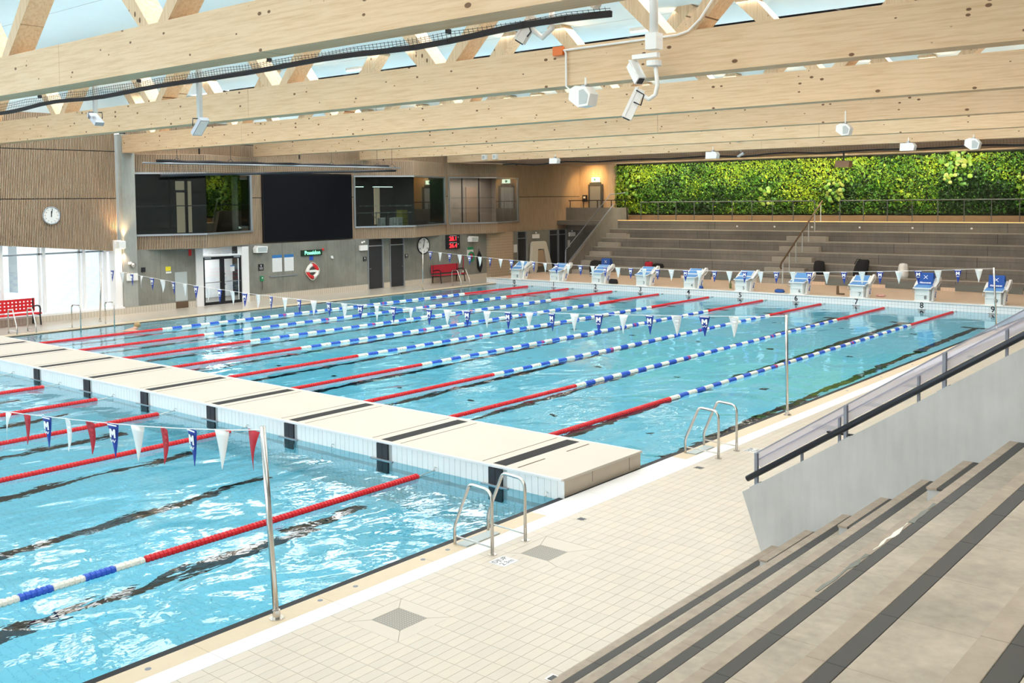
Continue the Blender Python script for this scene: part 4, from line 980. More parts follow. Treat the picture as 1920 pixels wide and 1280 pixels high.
for yy, lab in ((31.63, 'white emergency light box above the leaning board'), (35.1, 'white emergency light box by the dark glazed doors')):
    eb = thing('emergency_lamp', lab, 'lamp', (XL, yy, 2.15)); put('housing', MB().box(0, .1, -.28, .28, -.12, .12), 'white_plastic', eb); put('head', MB().ball((.07, 0, .2), .05), 'white_plastic', eb)
small('paper_notice', 29.68, 29.98, 1.3, 1.75, 'cloth_white', 'white paper notice right of the tiled pillar', 'notice'); small('paper_notice', 34.72, 34.95, 1.4, 1.8, 'cloth_white', 'white paper notice right of the dark glazed doors', 'notice')
# rescue stuff beyond the pace clock
rp = thing('rescue_post', 'rescue board with green head and dark lifebuoy right of the red display', 'rescue post', (XL+.012, 26.05, 1.3))
put('board', MB().box(0, .02, -.22, .25, -.1, .45), 'cloth_white', rp); put('head_panel', MB().box(.02, .03, -.22, .25, .33, .47), 'sign_green', rp); put('ring', MB().tube([(.08, .02+.2*math.cos(a*PI/10), -.05+.24*math.sin(a*PI/10)) for a in range(20)], .05, 8, closed=True), 'sign_green', rp, smooth=True); put('core', MB().box(.05, .1, -.05, .1, -.15, .1), 'cloth_red', rp)
cb_ = thing('hanging_bag', 'black sling hanging on the concrete wall near the tiled pillar', 'bag', (XL, 26.75, .95)); put('sling', MB().tube([(.05, 0, .55), (.07, -.12, .3), (.08, -.1, -.3), (.07, .02, -.5), (.08, .12, -.2), (.07, .1, .3), (.05, 0, .55)], [.04, .06, .08, .08, .08, .06, .04], 7), 'cloth_black', cb_, smooth=True); put('strap', MB().tube([(.02, 0, .55), (.03, 0, .7)], .015, 5), 'cloth_black', cb_)
rc = thing('red_rope_coil', 'red rescue line hanging below the far wall speaker', 'rope', (XL, 25.5, .8)); put('line', MB().tube([(.03, 0, .5), (.03, .03, .2), (.03, -.02, 0), (.03, .02, -.25)], .02, 5), 'cloth_red', rc); put('float', MB().box(.0, .06, -.05, .05, -.35, -.25), 'cream_plastic', rc)
# wall speakers
def wall_speaker(y, z, lab):
    t = thing('wall_speaker', lab, 'speaker', (XL, y, z), group='wall speakers')
    put('cabinet', MB().prism([(-.28, -.14), (.26, -.15), (.30, .12), (-.2, .16), (-.3, .05)], 'x', .04, .28), 'white_plastic', t); put('grille', MB().box(.28, .29, -.2, .24, -.11, .09), 'grey_panel', t); put('bracket', MB().box(0, .06, -.08, .08, -.06, .06), 'grey_metal', t)
wall_speaker(12.65, 2.27, 'white speaker on concrete right of the glazed door'); wall_speaker(26.15, 2.2, 'white speaker on concrete above the rescue board')
# leaning transfer board and wall lamp on column
lb = thing('leaning_board', 'large cream A-shaped foam mat leaning on the far left wall', 'mat', (-2.72, 31.9, .06))
put('leg_panel', MB().prism([(-.90, 0), (-.55, 0), (-.42, .2), (-.35, 1.35), (.25, 1.35), (.55, .2), (.62, .06), (.92, .12), (.95, .3), (.42, 1.72), (.3, 1.8), (-.7, 1.8), (-.82, 1.7), (-.95, .15)], 'x', .05, .25), 'board_cream', lb); put('centre_panel', MB().prism([(-.38, .35), (.38, .35), (.14, 1.3), (-.42, 1.3)], 'x', .07, .22), 'board_tan', lb); put('strap', MB().tube([(.26, -.3, .55), (.28, 0, .4), (.26, .25, .55)], .02, 5), 'leather_brown', lb)
sc_ = thing('wall_sconce', 'white up and down light at the top of the column jamb', 'lamp', (-2.7, 6.4, 2.72)); put('housing', MB().box(-.1, .12, -.13, .13, -.14, .14), 'white_plastic', sc_); put('lens', MB().box(-.07, .09, -.1, .1, .14, .145), 'warm_glow', sc_); put('lens_below', MB().box(-.07, .09, -.1, .1, -.145, -.14), 'warm_glow', sc_)
def spot(name, loc, direction, power, col, ang=80, blend=.7, r=.05):
    d = bpy.data.lights.new(name, 'SPOT'); d.energy = power; d.color = col; d.spot_size = math.radians(ang); d.spot_blend = blend; d.shadow_soft_size = r
    o = bpy.data.objects.new(name, d); C.objects.link(o); o.location = loc; o.rotation_euler = Vector(direction).to_track_quat('-Z', 'Y').to_euler(); return o
spot('sconce_up', (-2.62, 6.4, 2.9), (-.12, 0, 1), 120, (1, .62, .3), 90); spot('sconce_down', (-2.62, 6.4, 2.55), (-.15, 0, -1), 60, (1, .72, .5), 90)
gl_ = thing('dome_camera', 'small steel dome camera on the concrete column', 'camera', (-2.72, 6.78, 1.95)); put('bracket', MB().box(0, .05, -.1, .02, 0, .1), 'white_plastic', gl_); put('dome', MB().ball((.1, .05, -.02), .1), 'steel', gl_, smooth=True)
tag(put('column_box', MB().box(-2.72, -2.6, 6.6, 7.0, 1.33, 1.6), 'white_plastic'), 'white cabinet on the concrete column behind the pennants', 'box')
# ---- gear seen through the middle bay window
ft_ = thing('folding_table', 'folding table with steel legs behind the middle bay window', 'table', (-4.6, 21.2, 2.95)); put('table_top', MB().box(-.4, .4, -1.9, 1.9, .72, .75), 'dark_grey', ft_)
for yy in (-1.8, -.4, .4, 1.8): put('leg', MB().tube([(.35, yy, 0), (.35, yy, .72)], .02, 5), 'steel', ft_); put('brace', MB().tube([(.36, yy, .45), (.36, yy+(.35 if yy < 0 and yy < -1 or 0 < yy < 1 else -.35), .72)], .015, 5), 'steel', ft_)
for i, yy in enumerate((20.55, 21.35, 21.72)):
    bg = thing('white_sack', ('single white sack', 'left sack of the pair', 'right sack of the pair')[i]+' behind the middle bay window', 'sack', (-3.6, yy, 2.95), group='white sacks in the window'); put('body', MB().prism([(-.17, 0), (.17, 0), (.15, .3), (.17, .5), (-.14, .48), (-.16, .3)], 'x', -.12, .12), 'cloth_white', bg); put('print', MB().box(.12, .123, -.1, .1, .12, .22), 'grey_panel', bg)
st_ = thing('yellow_crate_stack', 'olive yellow stack of crates behind the middle bay window', 'crates', (-3.8, 22.15, 2.95))
for k in range(4): put('crate', MB().box(-.2, .2, -.22+.01*k, .22-.01*k, .22*k, .22*k+.2), 'olive', st_)

# ================================================================== HANGING GOAL RIG IN FRONT OF THE LEFT BAYS
rg = thing('net_rig', 'hanging bar with rolled black net before the big screen', 'net', (-.2, 12.5, 5.4)); o_ = (-.2, 12.5, 5.4)
put('white_bar', MB().tube([(-.1, 5.9, 5.76), (-.1, 18.6, 5.79)], .03, 8), 'grey_metal', rg, off=o_); put('net_roll', MB().tube([(-.15, 6.5+i*.6, 5.84+.02*math.sin(i*2.1)) for i in range(20)], .055, 7), 'net_black', rg, off=o_)
put('lower_bar', MB().tube([(-.1, 6.6, 5.31), (-.1, 18.3, 5.66)], .05, 8), 'black_steel', rg, off=o_)
for yy in (7.3, 9.6, 14.6, 17.2, 18.1):
    put('hanger', MB().tube([(-.12, yy-.22, 5.8), (-.12, yy, 5.98), (-.12, yy+.22, 5.8)], .012, 5).tube([(-.12, yy, 5.95), (-.12, yy, 8.6)], .008, 5), 'black_steel', rg, off=o_)
net = MB()
for i in range(110): y_ = 6.6+i*.105; net.tube([(-.12, y_, 5.82), (-.11, y_+.02, 5.33+(y_-6.6)*.03)], .005, 3, cap=False)
for j in range(5): net.tube([(-.12, 6.6+i*1.15, 5.72-.08*j+.02*math.sin(i*3+j)) for i in range(11)], .003, 3, cap=False)
tag(put('net_mesh', net, 'net_black', rg, off=o_), kind='stuff')
# nets gathered under the first and the last truss
def hung_net(y, x0, x1, zt, zh, lab, step, wob):
    t = thing('hanging_net', lab, 'net', (x0, y, zt)); o = (x0, y, zt)
    n = 40; X = [x0+(x1-x0)*i/n for i in range(n+1)]; zz = [zh(q)+wob*math.sin(q*1.7)*(.6+.4*math.sin(q*.53)) for q in X]
    mb = MB()
    for i in range(n):
        mb.beam((X[i], y, zz[i]), (X[i+1]+.01, y, zz[i+1]), .04, .062)
    put('hem', mb, 'net_black', t, off=o)
    m2 = MB(); k = int((x1-x0)/step)
    for i in range(k):
        q = x0+(x1-x0)*i/k; z = float(np.interp(q, X, zz)); m2.tube([(q, y, zt), (q+.02, y+.01, z)], .0035, 3, cap=False)
    for j in range(4): m2.tube([(q, y, zt-(zt-z_)*(j+.5)/4+.015*math.sin(i*2.3+j)) for i, (q, z_) in enumerate(zip(X, zz))], .0035, 3, cap=False)
    tag(put('net_mesh', m2, 'net_black', t, off=o), kind='stuff')
    for q in X[::6]: put('tie', MB().box(q-.02, q+.02, y-.03, y+.03, zt-.02, zt+.03), 'net_black', t, off=o)
hung_net(-4.75, 5, 27.75, 6.24, lambda q: 6.07+(q-13.6)*.0065, 'black edged net gathered under the nearest truss', .07, .03); hung_net(24.98, .6, 27, 6.29, lambda q: 6.02, 'black edged net gathered before the far stand', .11, .05)

# ================================================================== CAMERAS, LAMPS AND SPEAKERS UNDER THE ROOF
def flood(x, y, z, ztop, lab, tilt):
    t = thing('floodlight', lab, 'floodlight', (x, y, z))
    put('stem', MB().box(-.035, .035, -.03, .03, .05, ztop-z).box(-.035, .035, -.42, -.03, 6.55-z, 6.62-z), 'grey_panel', t)
    ca, sa = math.cos(tilt), math.sin(tilt)
    hd = MB().box(-.16, .16, -.08, .08, -.035, .035); hd.v = [(p[0]*ca-p[2]*sa, p[1], p[0]*sa+p[2]*ca-.06) for p in hd.v]; put('head', hd, 'grey_metal', t)
    ln = MB().box(-.14, .14, -.065, .065, -.042, -.035); ln.v = [(p[0]*ca-p[2]*sa, p[1], p[0]*sa+p[2]*ca-.06) for p in ln.v]; put('lens', ln, 'white_plastic', t)
    put('yoke', MB().tube([(-.06, -.09, -.05), (-.04, -.1, .06), (.04, .1, .06), (.06, .09, -.05)], .01, 5), 'black_steel', t)
flood(16.75, -4.5, 5.82, 6.95, 'left one of two floodlights hanging under the nearest truss', -.6); flood(19.95, -4.5, 5.52, 6.95, 'right one of two floodlights hanging under the nearest truss', .75)
def bullet_cam(parent, c, d, ln=.3, w=.1):
    c = Vector(c); d = Vector(d).normalized()
    b_ = put('camera_body', MB().beam(c-d*ln/2, c+d*ln/2, w, w*1.1), 'white_plastic', parent)
    put('lens_glass', MB().beam(c+d*ln/2, c+d*(ln/2+.015), w*.7, w*.75), 'print_black', b_)
    put('sun_hood', MB().beam(c-d*ln*.4+Vector((0, 0, w*.6)), c+d*(ln*.6)+Vector((0, 0, w*.6)), w*1.15, .012), 'white_plastic', b_)
t = thing('security_camera', 'white camera on a curved arm below the nearest truss', 'camera', (26.55, -4.6, 6.23))
bullet_cam(t, (-.02, 0, -.06), (-.45, -.2, -.75), .32, .11); put('arm', MB().tube([(.06, 0, -.08), (.2, 0, -.18), (.33, 0, -.1), (.33, 0, .1)], .03, 8), 'white_plastic', t, smooth=True); put('cable', MB().tube([(.05, -.06, -.02), (.12, -.1, -.12), (.05, -.08, -.16)], .01, 5), 'print_black', t)
put('second_body', MB().beam((.75, 0, .22), (.95, 0, .08), .1, .12), 'white_plastic', t)
t = thing('camera_mast', 'white mast with two cameras hanging before the second truss', 'camera', (25.15, .2, 6.4))
put('mast', MB().tube([(0, 0, .35), (0, 0, 2.2)], .07, 10), 'white_plastic', t, smooth=True); put('mast_joint', MB().box(-.1, .1, -.1, .1, .2, .45), 'white_plastic', t)
put('swivel', MB().disc((0, 0, -.05), 'z', .12, .08, 14), 'white_plastic', t); put('cross_arm', MB().box(-.38, .08, -.05, .05, .08, .15), 'white_plastic', t)
put('hook_arm', MB().tube([(.02, 0, 0), (.06, 0, -.35), (.02, 0, -.5), (-.1, 0, -.56), (-.2, 0, -.5)], .035, 8), 'white_plastic', t, smooth=True)
bullet_cam(t, (-.3, -.05, -.13), (.45, -.2, -.6), .38, .14); bullet_cam(t, (-.36, -.05, -.62), (-.3, -.2, -.75), .5, .15); put('cable', MB().tube([(-.25, -.12, -.42), (-.1, -.14, -.5), (-.16, -.14, -.66), (-.3, -.12, -.6)], .012, 5), 'print_black', t)
t = thing('junction_box', 'orange junction box with white conduit on the second truss', 'box', (22.99, .6, 6.84)); put('body', MB().box(-.11, .1, -.06, 0, -.08, .07), 'orange_box', t)
put('conduit', MB().tube([(.1, -.02, .0), (2.35, -.02, .01), (2.55, -.02, .05), (2.75, -.02, .2), (3.2, -.02, .75), (4.0, -.02, 1.72)], .018, 6), 'white_plastic', t); put('drop_conduit', MB().tube([(.12, -.02, .0), (.15, -.02, -.06), (.15, -.02, -.62), (.3, -.05, -.72)], .018, 6), 'white_plastic', t)
def horn(loc, lab, ztop, rz=0, s=1.0, style=0):
    t = thing('roof_speaker', lab, 'speaker', loc, rz, group='white speakers under the roof')
    put('hanger', MB().tube([(0, .05, .1*s), (0, .05, ztop-loc[2])], .018, 6), 'white_plastic', t)
    if style == 0:
        b_ = MB().prism([(-.26*s, -.06*s), (-.24*s, .14*s), (-.1*s, .2*s), (.14*s, .17*s), (.26*s, .02*s), (.2*s, -.2*s), (-.04*s, -.22*s)], 'y', -.16*s, .12*s); put('cabinet', b_, 'white_plastic', t)
        put('grille', MB().prism([(.0, -.17*s), (.17*s, -.16*s), (.21*s, .0), (.1*s, .12*s), (.0, .1*s)], 'y', -.172*s, -.16*s), 'grey_panel', t)
    else:
        put('cabinet', MB().prism([(-.26*s, -.14*s), (.24*s, -.14*s), (.28*s, .04*s), (.2*s, .14*s), (-.24*s, .14*s)], 'y', -.14*s, .14*s), 'white_plastic', t)
    put('bracket', MB().box(-.05*s, .05*s, -.02, .08, .1*s, .22*s), 'grey_metal', t)
horn((23.72, .3, 5.99), 'large white speaker below the orange junction box', 6.3, 0, .85); horn((23.35, 12.3, 6.02), 'white speaker hanging under the fourth truss at the right', 6.5, 0, .75)
horn((12.94, 24.1, 6.04), 'white speaker under the farthest truss, above lane number four', 6.4, 0, 1, 1); horn((21.0, 24.1, 6.05), 'white speaker under the farthest truss, above lane number eight', 6.4, 0, 1, 1)
horn((23.27, 24.1, 6.07), 'white speaker under the farthest truss, rightmost', 6.4); horn((4.58, 24.1, 6.08), 'white speaker under the farthest truss, leftmost over the stairs', 6.4, 0, .9, 1)
for x, lab in ((.65, 'right'), (-.06, 'left')):
    t = thing('beam_camera', lab+' one of two small white units on the farthest truss near the left wall', 'camera', (x, 24.35, 6.42)); put('body', MB().box(-.12, .12, -.1, .08, -.12, .12), 'white_plastic', t); put('front', MB().box(-.08, .08, -.11, -.1, -.08, .08), 'grey_panel', t)
flood(14.0, 24.6, 6.1, 6.3, 'small floodlight under the farthest truss, beside the speaker above lane four', .5)
t = thing('plant_speaker', 'brown box speaker hanging before the planted wall', 'speaker', (15.6, 31.5, 5.7)); put('cabinet', MB().prism([(-.35, -.1), (.3, -.12), (.35, .18), (-.3, .2)], 'y', -.2, .2), 'fascia_brown', t); put('hanger', MB().box(-.03, .03, -.03, .03, .2, .6), 'dark_grey', t)
for i, (x, y) in enumerate([(-1.4, 4.4), (.6, 4.2), (2.6, 4.0), (9, 8.4), (20, 8.4)]):
    t = thing('ceiling_luminaire', 'slim white ceiling light '+('first from the left wall', 'second from the left wall', 'third from the left wall', 'over the middle of the pool', 'over the right of the pool')[i], 'lamp', (x, y, 8.5)); put('housing', MB().box(-.7, .7, -.08, .08, .02, .1), 'white_plastic', t); put('diffuser', MB().box(-.68, .68, -.07, .07, 0, .02), 'lamp_glow', t)

# ================================================================== PLANTED WALL AND FAR STAND FITTINGS
tag(put('planter_box', MB().box(-.05, 30, 35.35, 36.08, 3.025, 3.3), 'soil_wood'), 'long brown planter box at the foot of the green wall', 'planter')
tag(put('led_strip', MB().box(1.4, 30, 33.99, 34.02, 3.02, 3.045), 'led_warm'), 'warm glowing light strip along the top step of the far stand', 'lamp')
NL = 38000
xs = rng.uniform(0.0, 29, NL); zs = rng.uniform(3.40, 6.19, NL); patch = np.zeros(NL)
f1 = np.sin(xs*1.1+1.3*np.sin(zs*1.7))+np.sin(xs*.47+2.1)*.8; f2 = np.sin(xs*2.3+zs*2.9)*.6+np.sin(zs*4.1-xs*.9)*.4
tone = .5+.15*f1+.14*f2+rng.normal(0, .24, NL)+(zs-4.8)*.12
dk = ((xs % 7.3 > 5.6) & (zs < 4.9)) | ((np.abs(xs-19.5) < 1.0) & (zs < 5.3)) | ((np.abs(xs-13.5) < .6) & (zs < 5.0))
tone = tone-.3*dk; tone = np.clip(tone, 0, 1)
c0 = np.array([.006, .030, .004]); c1 = np.array([.06, .20, .008]); c2 = np.array([.36, .46, .015])
col = np.where(tone[:, None] < .5, c0+(c1-c0)*(tone[:, None]/.5), c1+(c2-c1)*((tone[:, None]-.5)/.5))
verts = []; faces = []; vcol = []
sz = rng.uniform(.026, .06, NL); big = rng.random(NL) < .03; sz[big] *= 2.0
yaw_ = rng.uniform(-.9, .9, NL); pit = rng.uniform(-.2, 1.1, NL); rl = rng.uniform(-PI, PI, NL); dep = rng.uniform(0, .28, NL)
th = np.stack([np.array([np.cos(a), np.sin(a)]) for a in (PI/2, PI*1.1, PI*1.5, -PI*.1)])*np.array([.8, 1.0])
P = np.zeros((NL, 4, 3))
for j, (ux, uz) in enumerate([(0, 1.15), (-.75, .1), (0, -1.15), (.75, .1)]):
    lx = ux*np.cos(rl)-uz*np.sin(rl); lz = ux*np.sin(rl)+uz*np.cos(rl); ly = (abs(ux)-.4)*.35
    y1 = ly*np.cos(pit)-lz*np.sin(pit); z1 = ly*np.sin(pit)+lz*np.cos(pit)
    x2 = lx*np.cos(yaw_)-y1*np.sin(yaw_); y2 = lx*np.sin(yaw_)+y1*np.cos(yaw_)
    P[:, j, 0] = xs+x2*sz; P[:, j, 1] = 35.95-dep+y2*sz; P[:, j, 2] = zs+z1*sz
me = bpy.data.meshes.new('foliage'); me.vertices.add(NL*4); me.vertices.foreach_set('co', P.reshape(-1))
me.loops.add(NL*4); me.loops.foreach_set('vertex_index', np.arange(NL*4)); me.polygons.add(NL); me.polygons.foreach_set('loop_start', np.arange(0, NL*4, 4)); me.polygons.foreach_set('loop_total', np.full(NL, 4))
me.update(calc_edges=True)
at = me.color_attributes.new('tint', 'FLOAT_COLOR', 'POINT'); at.data.foreach_set('color', np.repeat(np.concatenate([col, np.ones((NL, 1))], 1), 4, 0).reshape(-1))
me.materials.append(MATS['leaves'])
o = bpy.data.objects.new('green_wall_foliage', me); C.objects.link(o); tag(o, 'dense planted wall of yellow-green leaves above the far stand', 'plants', kind='stuff')
# larger-leaved plants hanging in clumps
def leafy(x, z, n, spread, lab, tint='leaves', s0=.11):
    t = thing('hanging_plant', lab, 'plant', (x, 35.6, z), group='large leaved plants in the green wall')
    for i in range(n):
        a = random.uniform(0, 2*PI); r = spread*math.sqrt(random.random())
        cx_, cz_ = r*math.cos(a), r*math.sin(a)*1.2; s_ = random.uniform(.7, 1.2)*s0; cyy = -random.uniform(0, .22)
        pts = [(0, 0)]+[(math.cos(b_*PI/4+.3)*s_*(1 if b_ % 8 else .8), math.sin(b_*PI/4+.3)*s_) for b_ in range(8)]
        ty = random.uniform(-.5, .2)
        vs = [(cx_+p[0], cyy+p[1]*ty-(.02 if k == 0 else 0), cz_+p[1]*.85) for k, p in enumerate(pts)]
        mesh = bpy.data.meshes.new('leaf'); mesh.from_pydata(vs, [], [(0, k, k % 8+1) for k in range(1, 9)])
        c_ = random.choice(((.10, .22, .02), (.06, .16, .02), (.17, .28, .03), (.20, .24, .04)))
        ca = mesh.color_attributes.new('tint', 'FLOAT_COLOR', 'POINT'); ca.data.foreach_set('color', [*c_, 1]*9); mesh.materials.append(MATS['leaves'])
        ob = bpy.data.objects.new('leaf', mesh); C.objects.link(ob); ob.parent = t
leafy(19.4, 5.55, 42, .75, 'clump of large round leaves near the top of the green wall, right of the middle'); leafy(13.55, 4.6, 34, .55, 'clump of large round leaves hanging behind the stand handrail'); leafy(9.9, 4.4, 16, .5, 'loose clump of large leaves left of the stand handrail'); leafy(1.3, 5.0, 22, .8, 'clump of broad leaves at the left end of the green wall'); leafy(22.6, 4.7, 18, .6, 'clump of yellowish broad leaves at the right end of the green wall')
# guard rail on the top walkway
def guard(x0, x1, lab, n):
    t = thing('guard_rail', lab, 'railing', (x0, 34.55, 3.02)); o = (x0, 34.55, 3.02)
    put('top_rail', MB().tube([(x0, 34.55, 4.05), (x1, 34.55, 4.05)], .03, 6), 'rail_dark', t, off=o)
    for i in range(n): q = x0+(x1-x0)*i/(n-1); put('post', MB().box(q-.015, q+.015, 34.53, 34.57, 3.02, 4.05), 'rail_dark', t, off=o)
guard(2.6, 12.9, 'grey guard rail on the top walkway, left of the middle stairs', 10); guard(14.2, 27, 'grey guard rail on the top walkway, right of the middle stairs', 12)
hr = thing('stair_handrail', 'dark handrail on white posts up the middle of the far stand', 'handrail', (13.6, 29.4, .28)); o_ = (13.6, 29.4, .28)
yz = [(29.15, 1.05), (29.2, 1.2), (34.3, 4.05)]
put('rail', MB().tube([(13.6, 29.25, 1.0), (13.6, 29.15, 1.1), (13.6, 29.3, 1.28), (13.4, 34.3, 4.05)], .04, 8), 'leather_brown', hr, off=o_)
put('end_post', MB().tube([(13.6, 29.4, .28), (13.6, 29.4, 1.3)], .035, 8), 'grey_panel', hr, off=o_)
for k in range(6):
    y_ = 30.4+.8*k; zt = 1.28+(y_-29.3)*.554; put('post', MB().tube([(13.6-.04*k, y_-.3, (TZ[k])), (13.6-.04*k, y_-.3, zt-.2)], .025, 6), 'grey_panel', hr, off=o_)
sr = thing('stair_rail', 'double steel handrail along the sloping stair wall at the far left', 'handrail', (1.3, 29.2, .5)); o_ = (1.3, 29.2, .5)
put('upper_rail', MB().tube([(1.3, 29.15, .65), (1.3, 29.2, 1.55), (1.3, 33.4, 4.5), (1.3, 34.9, 4.6)], .028, 6), 'post_grey', sr, off=o_); put('lower_rail', MB().tube([(1.45, 29.1, .55), (1.45, 29.3, .95), (1.45, 33.5, 3.95)], .028, 6), 'post_grey', sr, off=o_)
for y_ in (30.5, 32): put('bracket', MB().tube([(1.3, y_, 1.5+(y_-29.4)*.73), (1.3, y_, 2.45+(y_-30.5)*.7)], .015, 5), 'steel', sr, off=o_)
lr = thing('landing_rail', 'dark railing on the upper left landing', 'railing', (-.8, 34.95, 3.75)); put('top_rail', MB().box(-2.0, 2.2, -.03, .03, .4, .45), 'black_steel', lr)
for q in (-1.9, -.9, .1, 1.1, 2.1): put('post', MB().box(q-.02, q+.02, -.02, .02, 0, .4), 'black_steel', lr)
# landing door, exit signs, glow
ld = holder('door_7', (-1.72, 36.26, 3.0), 'grey door on the upper landing in warm light'); put('door_leaf', MB().box(-.45, .35, -.02, .03, 0, 2.05), 'grey_metal', ld); put('door_frame', MB().box(-.55, -.45, -.05, .05, 0, 2.15).box(.35, .5, -.05, .05, 0, 2.15).box(-.45, .35, -.05, .05, 2.05, 2.25), 'dark_grey', ld)
ex = thing('exit_sign', 'lit exit sign above the door on the upper landing', 'sign', (-1.72, 36.2, 5.3)); put('box', MB().box(-.25, .25, -.05, .1, 0, .25), 'exit_glow', ex); put('pictogram', MB().box(-.08, .05, -.055, -.05, .05, .2), 'sign_green', ex)
ex = thing('exit_sign', 'green exit sign behind the stair handrail at the far left', 'sign', (-1.6, 35.2, 2.0)); 
ex.location = (.0, 34.84, 2.75); put('box', MB().box(-.2, .2, -.03, .05, -.14, .12), 'exit_glow', ex); put('pictogram', MB().box(-.15, .02, -.035, -.03, -.1, .08), 'sign_green', ex)
spot('landing_lamp', (-1.8, 35.0, 6.22), (0, .75, -1), 230, (1, .62, .22), 130, .8)
cp = thing('call_point', 'small control panel left of the upper landing door', 'panel', (-2.55, 36.24, 4.3)); put('panel', MB().box(-.15, .15, -.05, .08, -.2, .2), 'print_black', cp); put('label_plate', MB().box(-.08, .08, -.055, -.05, 0, .12), 'cream_plastic', cp)
fe = thing('fire_cabinet', 'red cabinet at the right edge of the top walkway', 'cabinet', (22.75, 35.0, 3.02)); put('body', MB().box(0, .5, 0, .25, 0, .9), 'cloth_red', fe); put('door_panel', MB().box(.03, .47, -.01, 0, .04, .86), 'red_plastic', fe)
# bags and clothes
def bag(loc, w, d, h, mat, lab, cat='bag', strap='cloth_black', lean=0):
    t = thing(cat.replace(' ', '_'), lab, cat, loc)
    mb = MB(); n = 8
    rings = [(0, .94), (.25, 1.0), (.6, .97), (.9, .9), (1.0, .7)]
    k = 0
    for (u, s_) in rings:
        for j in range(n):
            ca_, sa_ = math.cos(2*PI*(j+.5)/n), math.sin(2*PI*(j+.5)/n); sq = (abs(ca_)**4+abs(sa_)**4)**-.25
            mb.v.append((w/2*s_*ca_*sq*(1+.06*math.sin(3*j+u*5))+lean*u, d/2*s_*sa_*sq*(1+.05*math.cos(2*j+u*7)), h*u))
    for i in range(len(rings)-1):
        for j in range(n): mb.f.append((i*n+j, i*n+(j+1) % n, (i+1)*n+(j+1) % n, (i+1)*n+j))
    mb.f.append(tuple(range(n))[::-1]); mb.f.append(tuple((len(rings)-1)*n+j for j in range(n)))
    put('body', mb, mat, t, smooth=True); put('strap', MB().tube([(-w*.3, -d*.3, h*.7), (-w*.1, -d*.35, h*1.02), (w*.15, -d*.3, h*1.02), (w*.3, -d*.3, h*.65)], .018, 5), strap, t)
bag((6.95, 25.45, .285), .45, .3, .22, 'cloth_black', 'black bag lying beside block number two'); bag((11.5, 25.5, .285), .35, .25, .12, 'cloth_blue', 'blue cloth lying beside block number four', 'towel', 'cloth_blue')
bag((15.25, 25.6, .285), .4, .25, .14, 'cloth_blue', 'blue swim cap and dark goggles left of block number six', 'swim gear')
t = thing('drink_bottle', 'green bottle standing left of block number five', 'bottle', (12.65, 26.2, .28)); put('body', MB().tube([(0, 0, 0), (0, 0, .2), (0, 0, .24), (0, 0, .3)], [.05, .05, .025, .025], 10), 'green_bottle', t, smooth=True); put('cap', MB().tube([(0, 0, .3), (0, 0, .33)], .028, 8), 'print_black', t)
t = thing('flip_flops', 'brown swim fin and sandal left of block number seven', 'footwear', (17.6, 26.1, .285)); put('sole', MB().prism([(-.05, -.1), (.2, -.12), (.24, .0), (.18, .1), (-.05, .08)], 'z', 0, .05), 'leather_brown', t); put('upright_blade', MB().prism([(-.1, 0), (.0, 0), (-.02, .35), (-.09, .35)], 'y', -.03, .03), 'leather_brown', t)
t = thing('pink_float', 'pink pull buoy lying right of block number seven', 'float', (19.3, 26.1, .285)); put('body', MB().ball((0, 0, .05), .2, .1, .05), 'pink_plastic', t, smooth=True); put('strap', MB().box(-.03, .03, -.11, .11, .04, .06), 'cream_plastic', t)
bag((5.8, 30.35, .72), .45, .3, .3, 'cloth_red', 'red jacket heaped on the lowest step behind block number three', 'jacket'); bag((6.35, 30.35, .72), .6, .3, .22, 'cloth_black', 'black jacket beside the red one on the lowest step', 'jacket')
bag((14.95, 30.35, .72), .5, .35, .62, 'cloth_black', 'black rucksack on the lowest step right of the handrail'); bag((16.8, 30.35, .72), .6, .3, .74, 'cloth_black', 'tall black bag leaning on the lowest step above block number seven', lean=.2); bag((18.75, 30.3, .72), .42, .3, .62, 'cloth_white', 'white bag on the lowest step behind block number eight', 'bag', 'cloth_white')
bag((3.1, 29.5, .285), .8, .4, .75, 'cloth_black', 'large black bag on the far deck below the blue sign')

# ================================================================== HANDRAIL ON THE PARAPET
sl_ = .65
def wz(x): return .76+(x-28.03)*sl_
YP = YW+.13
hr = thing('parapet_rail', 'glass strip railing with dark tube along the sloping parapet', 'railing', (28.1, YP, wz(28.1))); o_ = (28.1, YP, wz(28.1))
put('tube_rail', MB().tube([(28.03, YP, wz(28.03)+.13), (34.5, YP, wz(34.5)+.13)], .036, 12), 'black_steel', hr, smooth=True, off=o_)
for x in (28.14, 29.24, 30.31, 31.4, 32.5): put('tall_post', MB().box(x-.018, x+.018, YP+.0, YP+.05, wz(x)-.01, wz(x)+.385), 'post_grey', hr, off=o_); put('base_plate', MB().beam((x-.06, YP, wz(x-.06)+.005), (x+.06, YP, wz(x+.06)+.005), .08, .012), 'grey_metal', hr, off=o_)
for x in (28.7, 29.15, 30.03, 30.91, 31.8): put('short_post', MB().box(x-.014, x+.014, YP+.05, YP+.08, wz(x)-.01, wz(x)+(.30 if x > 29 else .14)), 'post_grey', hr, off=o_)
for dz, dy, h in ((.385, .035, .10), (.295, .075, .10)):
    put('glass_strip', MB().beam((28.14, YP+dy, wz(28.14)+dz-h/2), (34.5, YP+dy, wz(34.5)+dz-h/2), .008, h), 'pane_lavender', hr, off=o_)
    put('glass_edge', MB().beam((28.14, YP+dy, wz(28.14)+dz), (34.5, YP+dy, wz(34.5)+dz), .014, .012), 'post_grey', hr, off=o_)
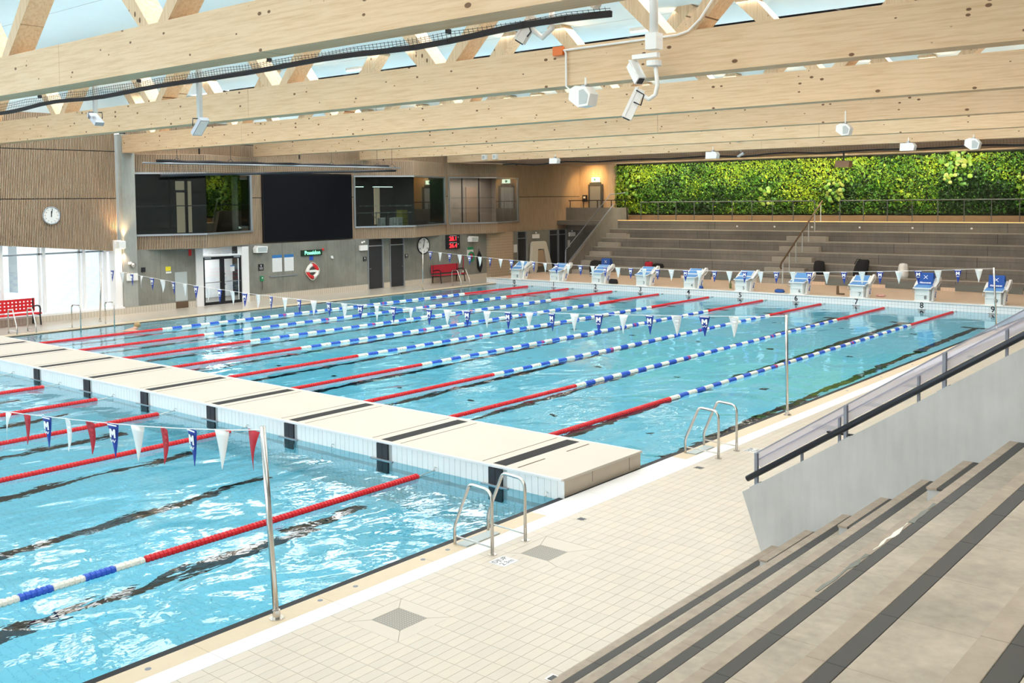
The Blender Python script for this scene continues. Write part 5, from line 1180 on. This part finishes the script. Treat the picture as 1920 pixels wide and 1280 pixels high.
put('grip_end', MB().box(29.0, 29.35, YP+.06, YP+.1, wz(29.9)-.4, wz(29.9)-.38), 'black_plastic', hr, off=o_)

# ================================================================== SWIMMER
def skinned(name, verts, edges, radii, mat, parent, root=0, sub=2):
    me = bpy.data.meshes.new(name); me.from_pydata(verts, edges, []); o = bpy.data.objects.new(name, me); C.objects.link(o); o.parent = parent
    sk = o.modifiers.new('skin', 'SKIN'); sv = me.skin_vertices[0] if me.skin_vertices else None
    if sv is None:
        bpy.context.view_layer.objects.active = o
    for i, r in enumerate(radii):
        d = me.skin_vertices[0].data[i]; d.radius = (r, r) if not isinstance(r, tuple) else r; d.use_root = (i == root)
    o.modifiers.new('sub', 'SUBSURF').levels = sub; o.modifiers['sub'].render_levels = sub
    me.materials.append(MATS[mat]); return o
sw_ = thing('person', 'swimmer with fair hair doing breaststroke beside the first lane rope on the left', 'person', (1.62, 4.2, 0))
V = [(0, -.35, -.16), (0, -.05, -.1), (0, .15, -.04), (0, .27, .02), (0, .34, .08), (0, .40, .15),
     (.18, .13, -.04), (.36, .30, -.05), (.30, .52, -.05), (.28, .60, -.05), (-.18, .13, -.04), (-.36, .30, -.05), (-.30, .52, -.05), (-.28, .60, -.05),
     (.1, -.42, -.18), (.16, -.8, -.28), (.2, -1.2, -.34), (.22, -1.35, -.36), (-.1, -.42, -.18), (-.16, -.8, -.28), (-.2, -1.2, -.34), (-.22, -1.35, -.36)]
E_ = [(0, 1), (1, 2), (2, 3), (3, 4), (4, 5), (2, 6), (6, 7), (7, 8), (8, 9), (2, 10), (10, 11), (11, 12), (12, 13), (0, 14), (14, 15), (15, 16), (16, 17), (0, 18), (18, 19), (19, 20), (20, 21)]
R_ = [.15, .13, .14, .07, .09, .09, .07, .05, .04, .03, .07, .05, .04, .03, .09, .065, .045, .04, .09, .065, .045, .04]
bo = skinned('body', V, E_, R_, 'skin', sw_)
put('hair', MB().ball((0, .36, .14), .105, .115, .105, 12, 8), 'hair_blond', sw_, smooth=True)
put('nose', MB().ball((0, .485, .1), .016, .022, .02, 6, 5), 'skin', sw_, smooth=True)
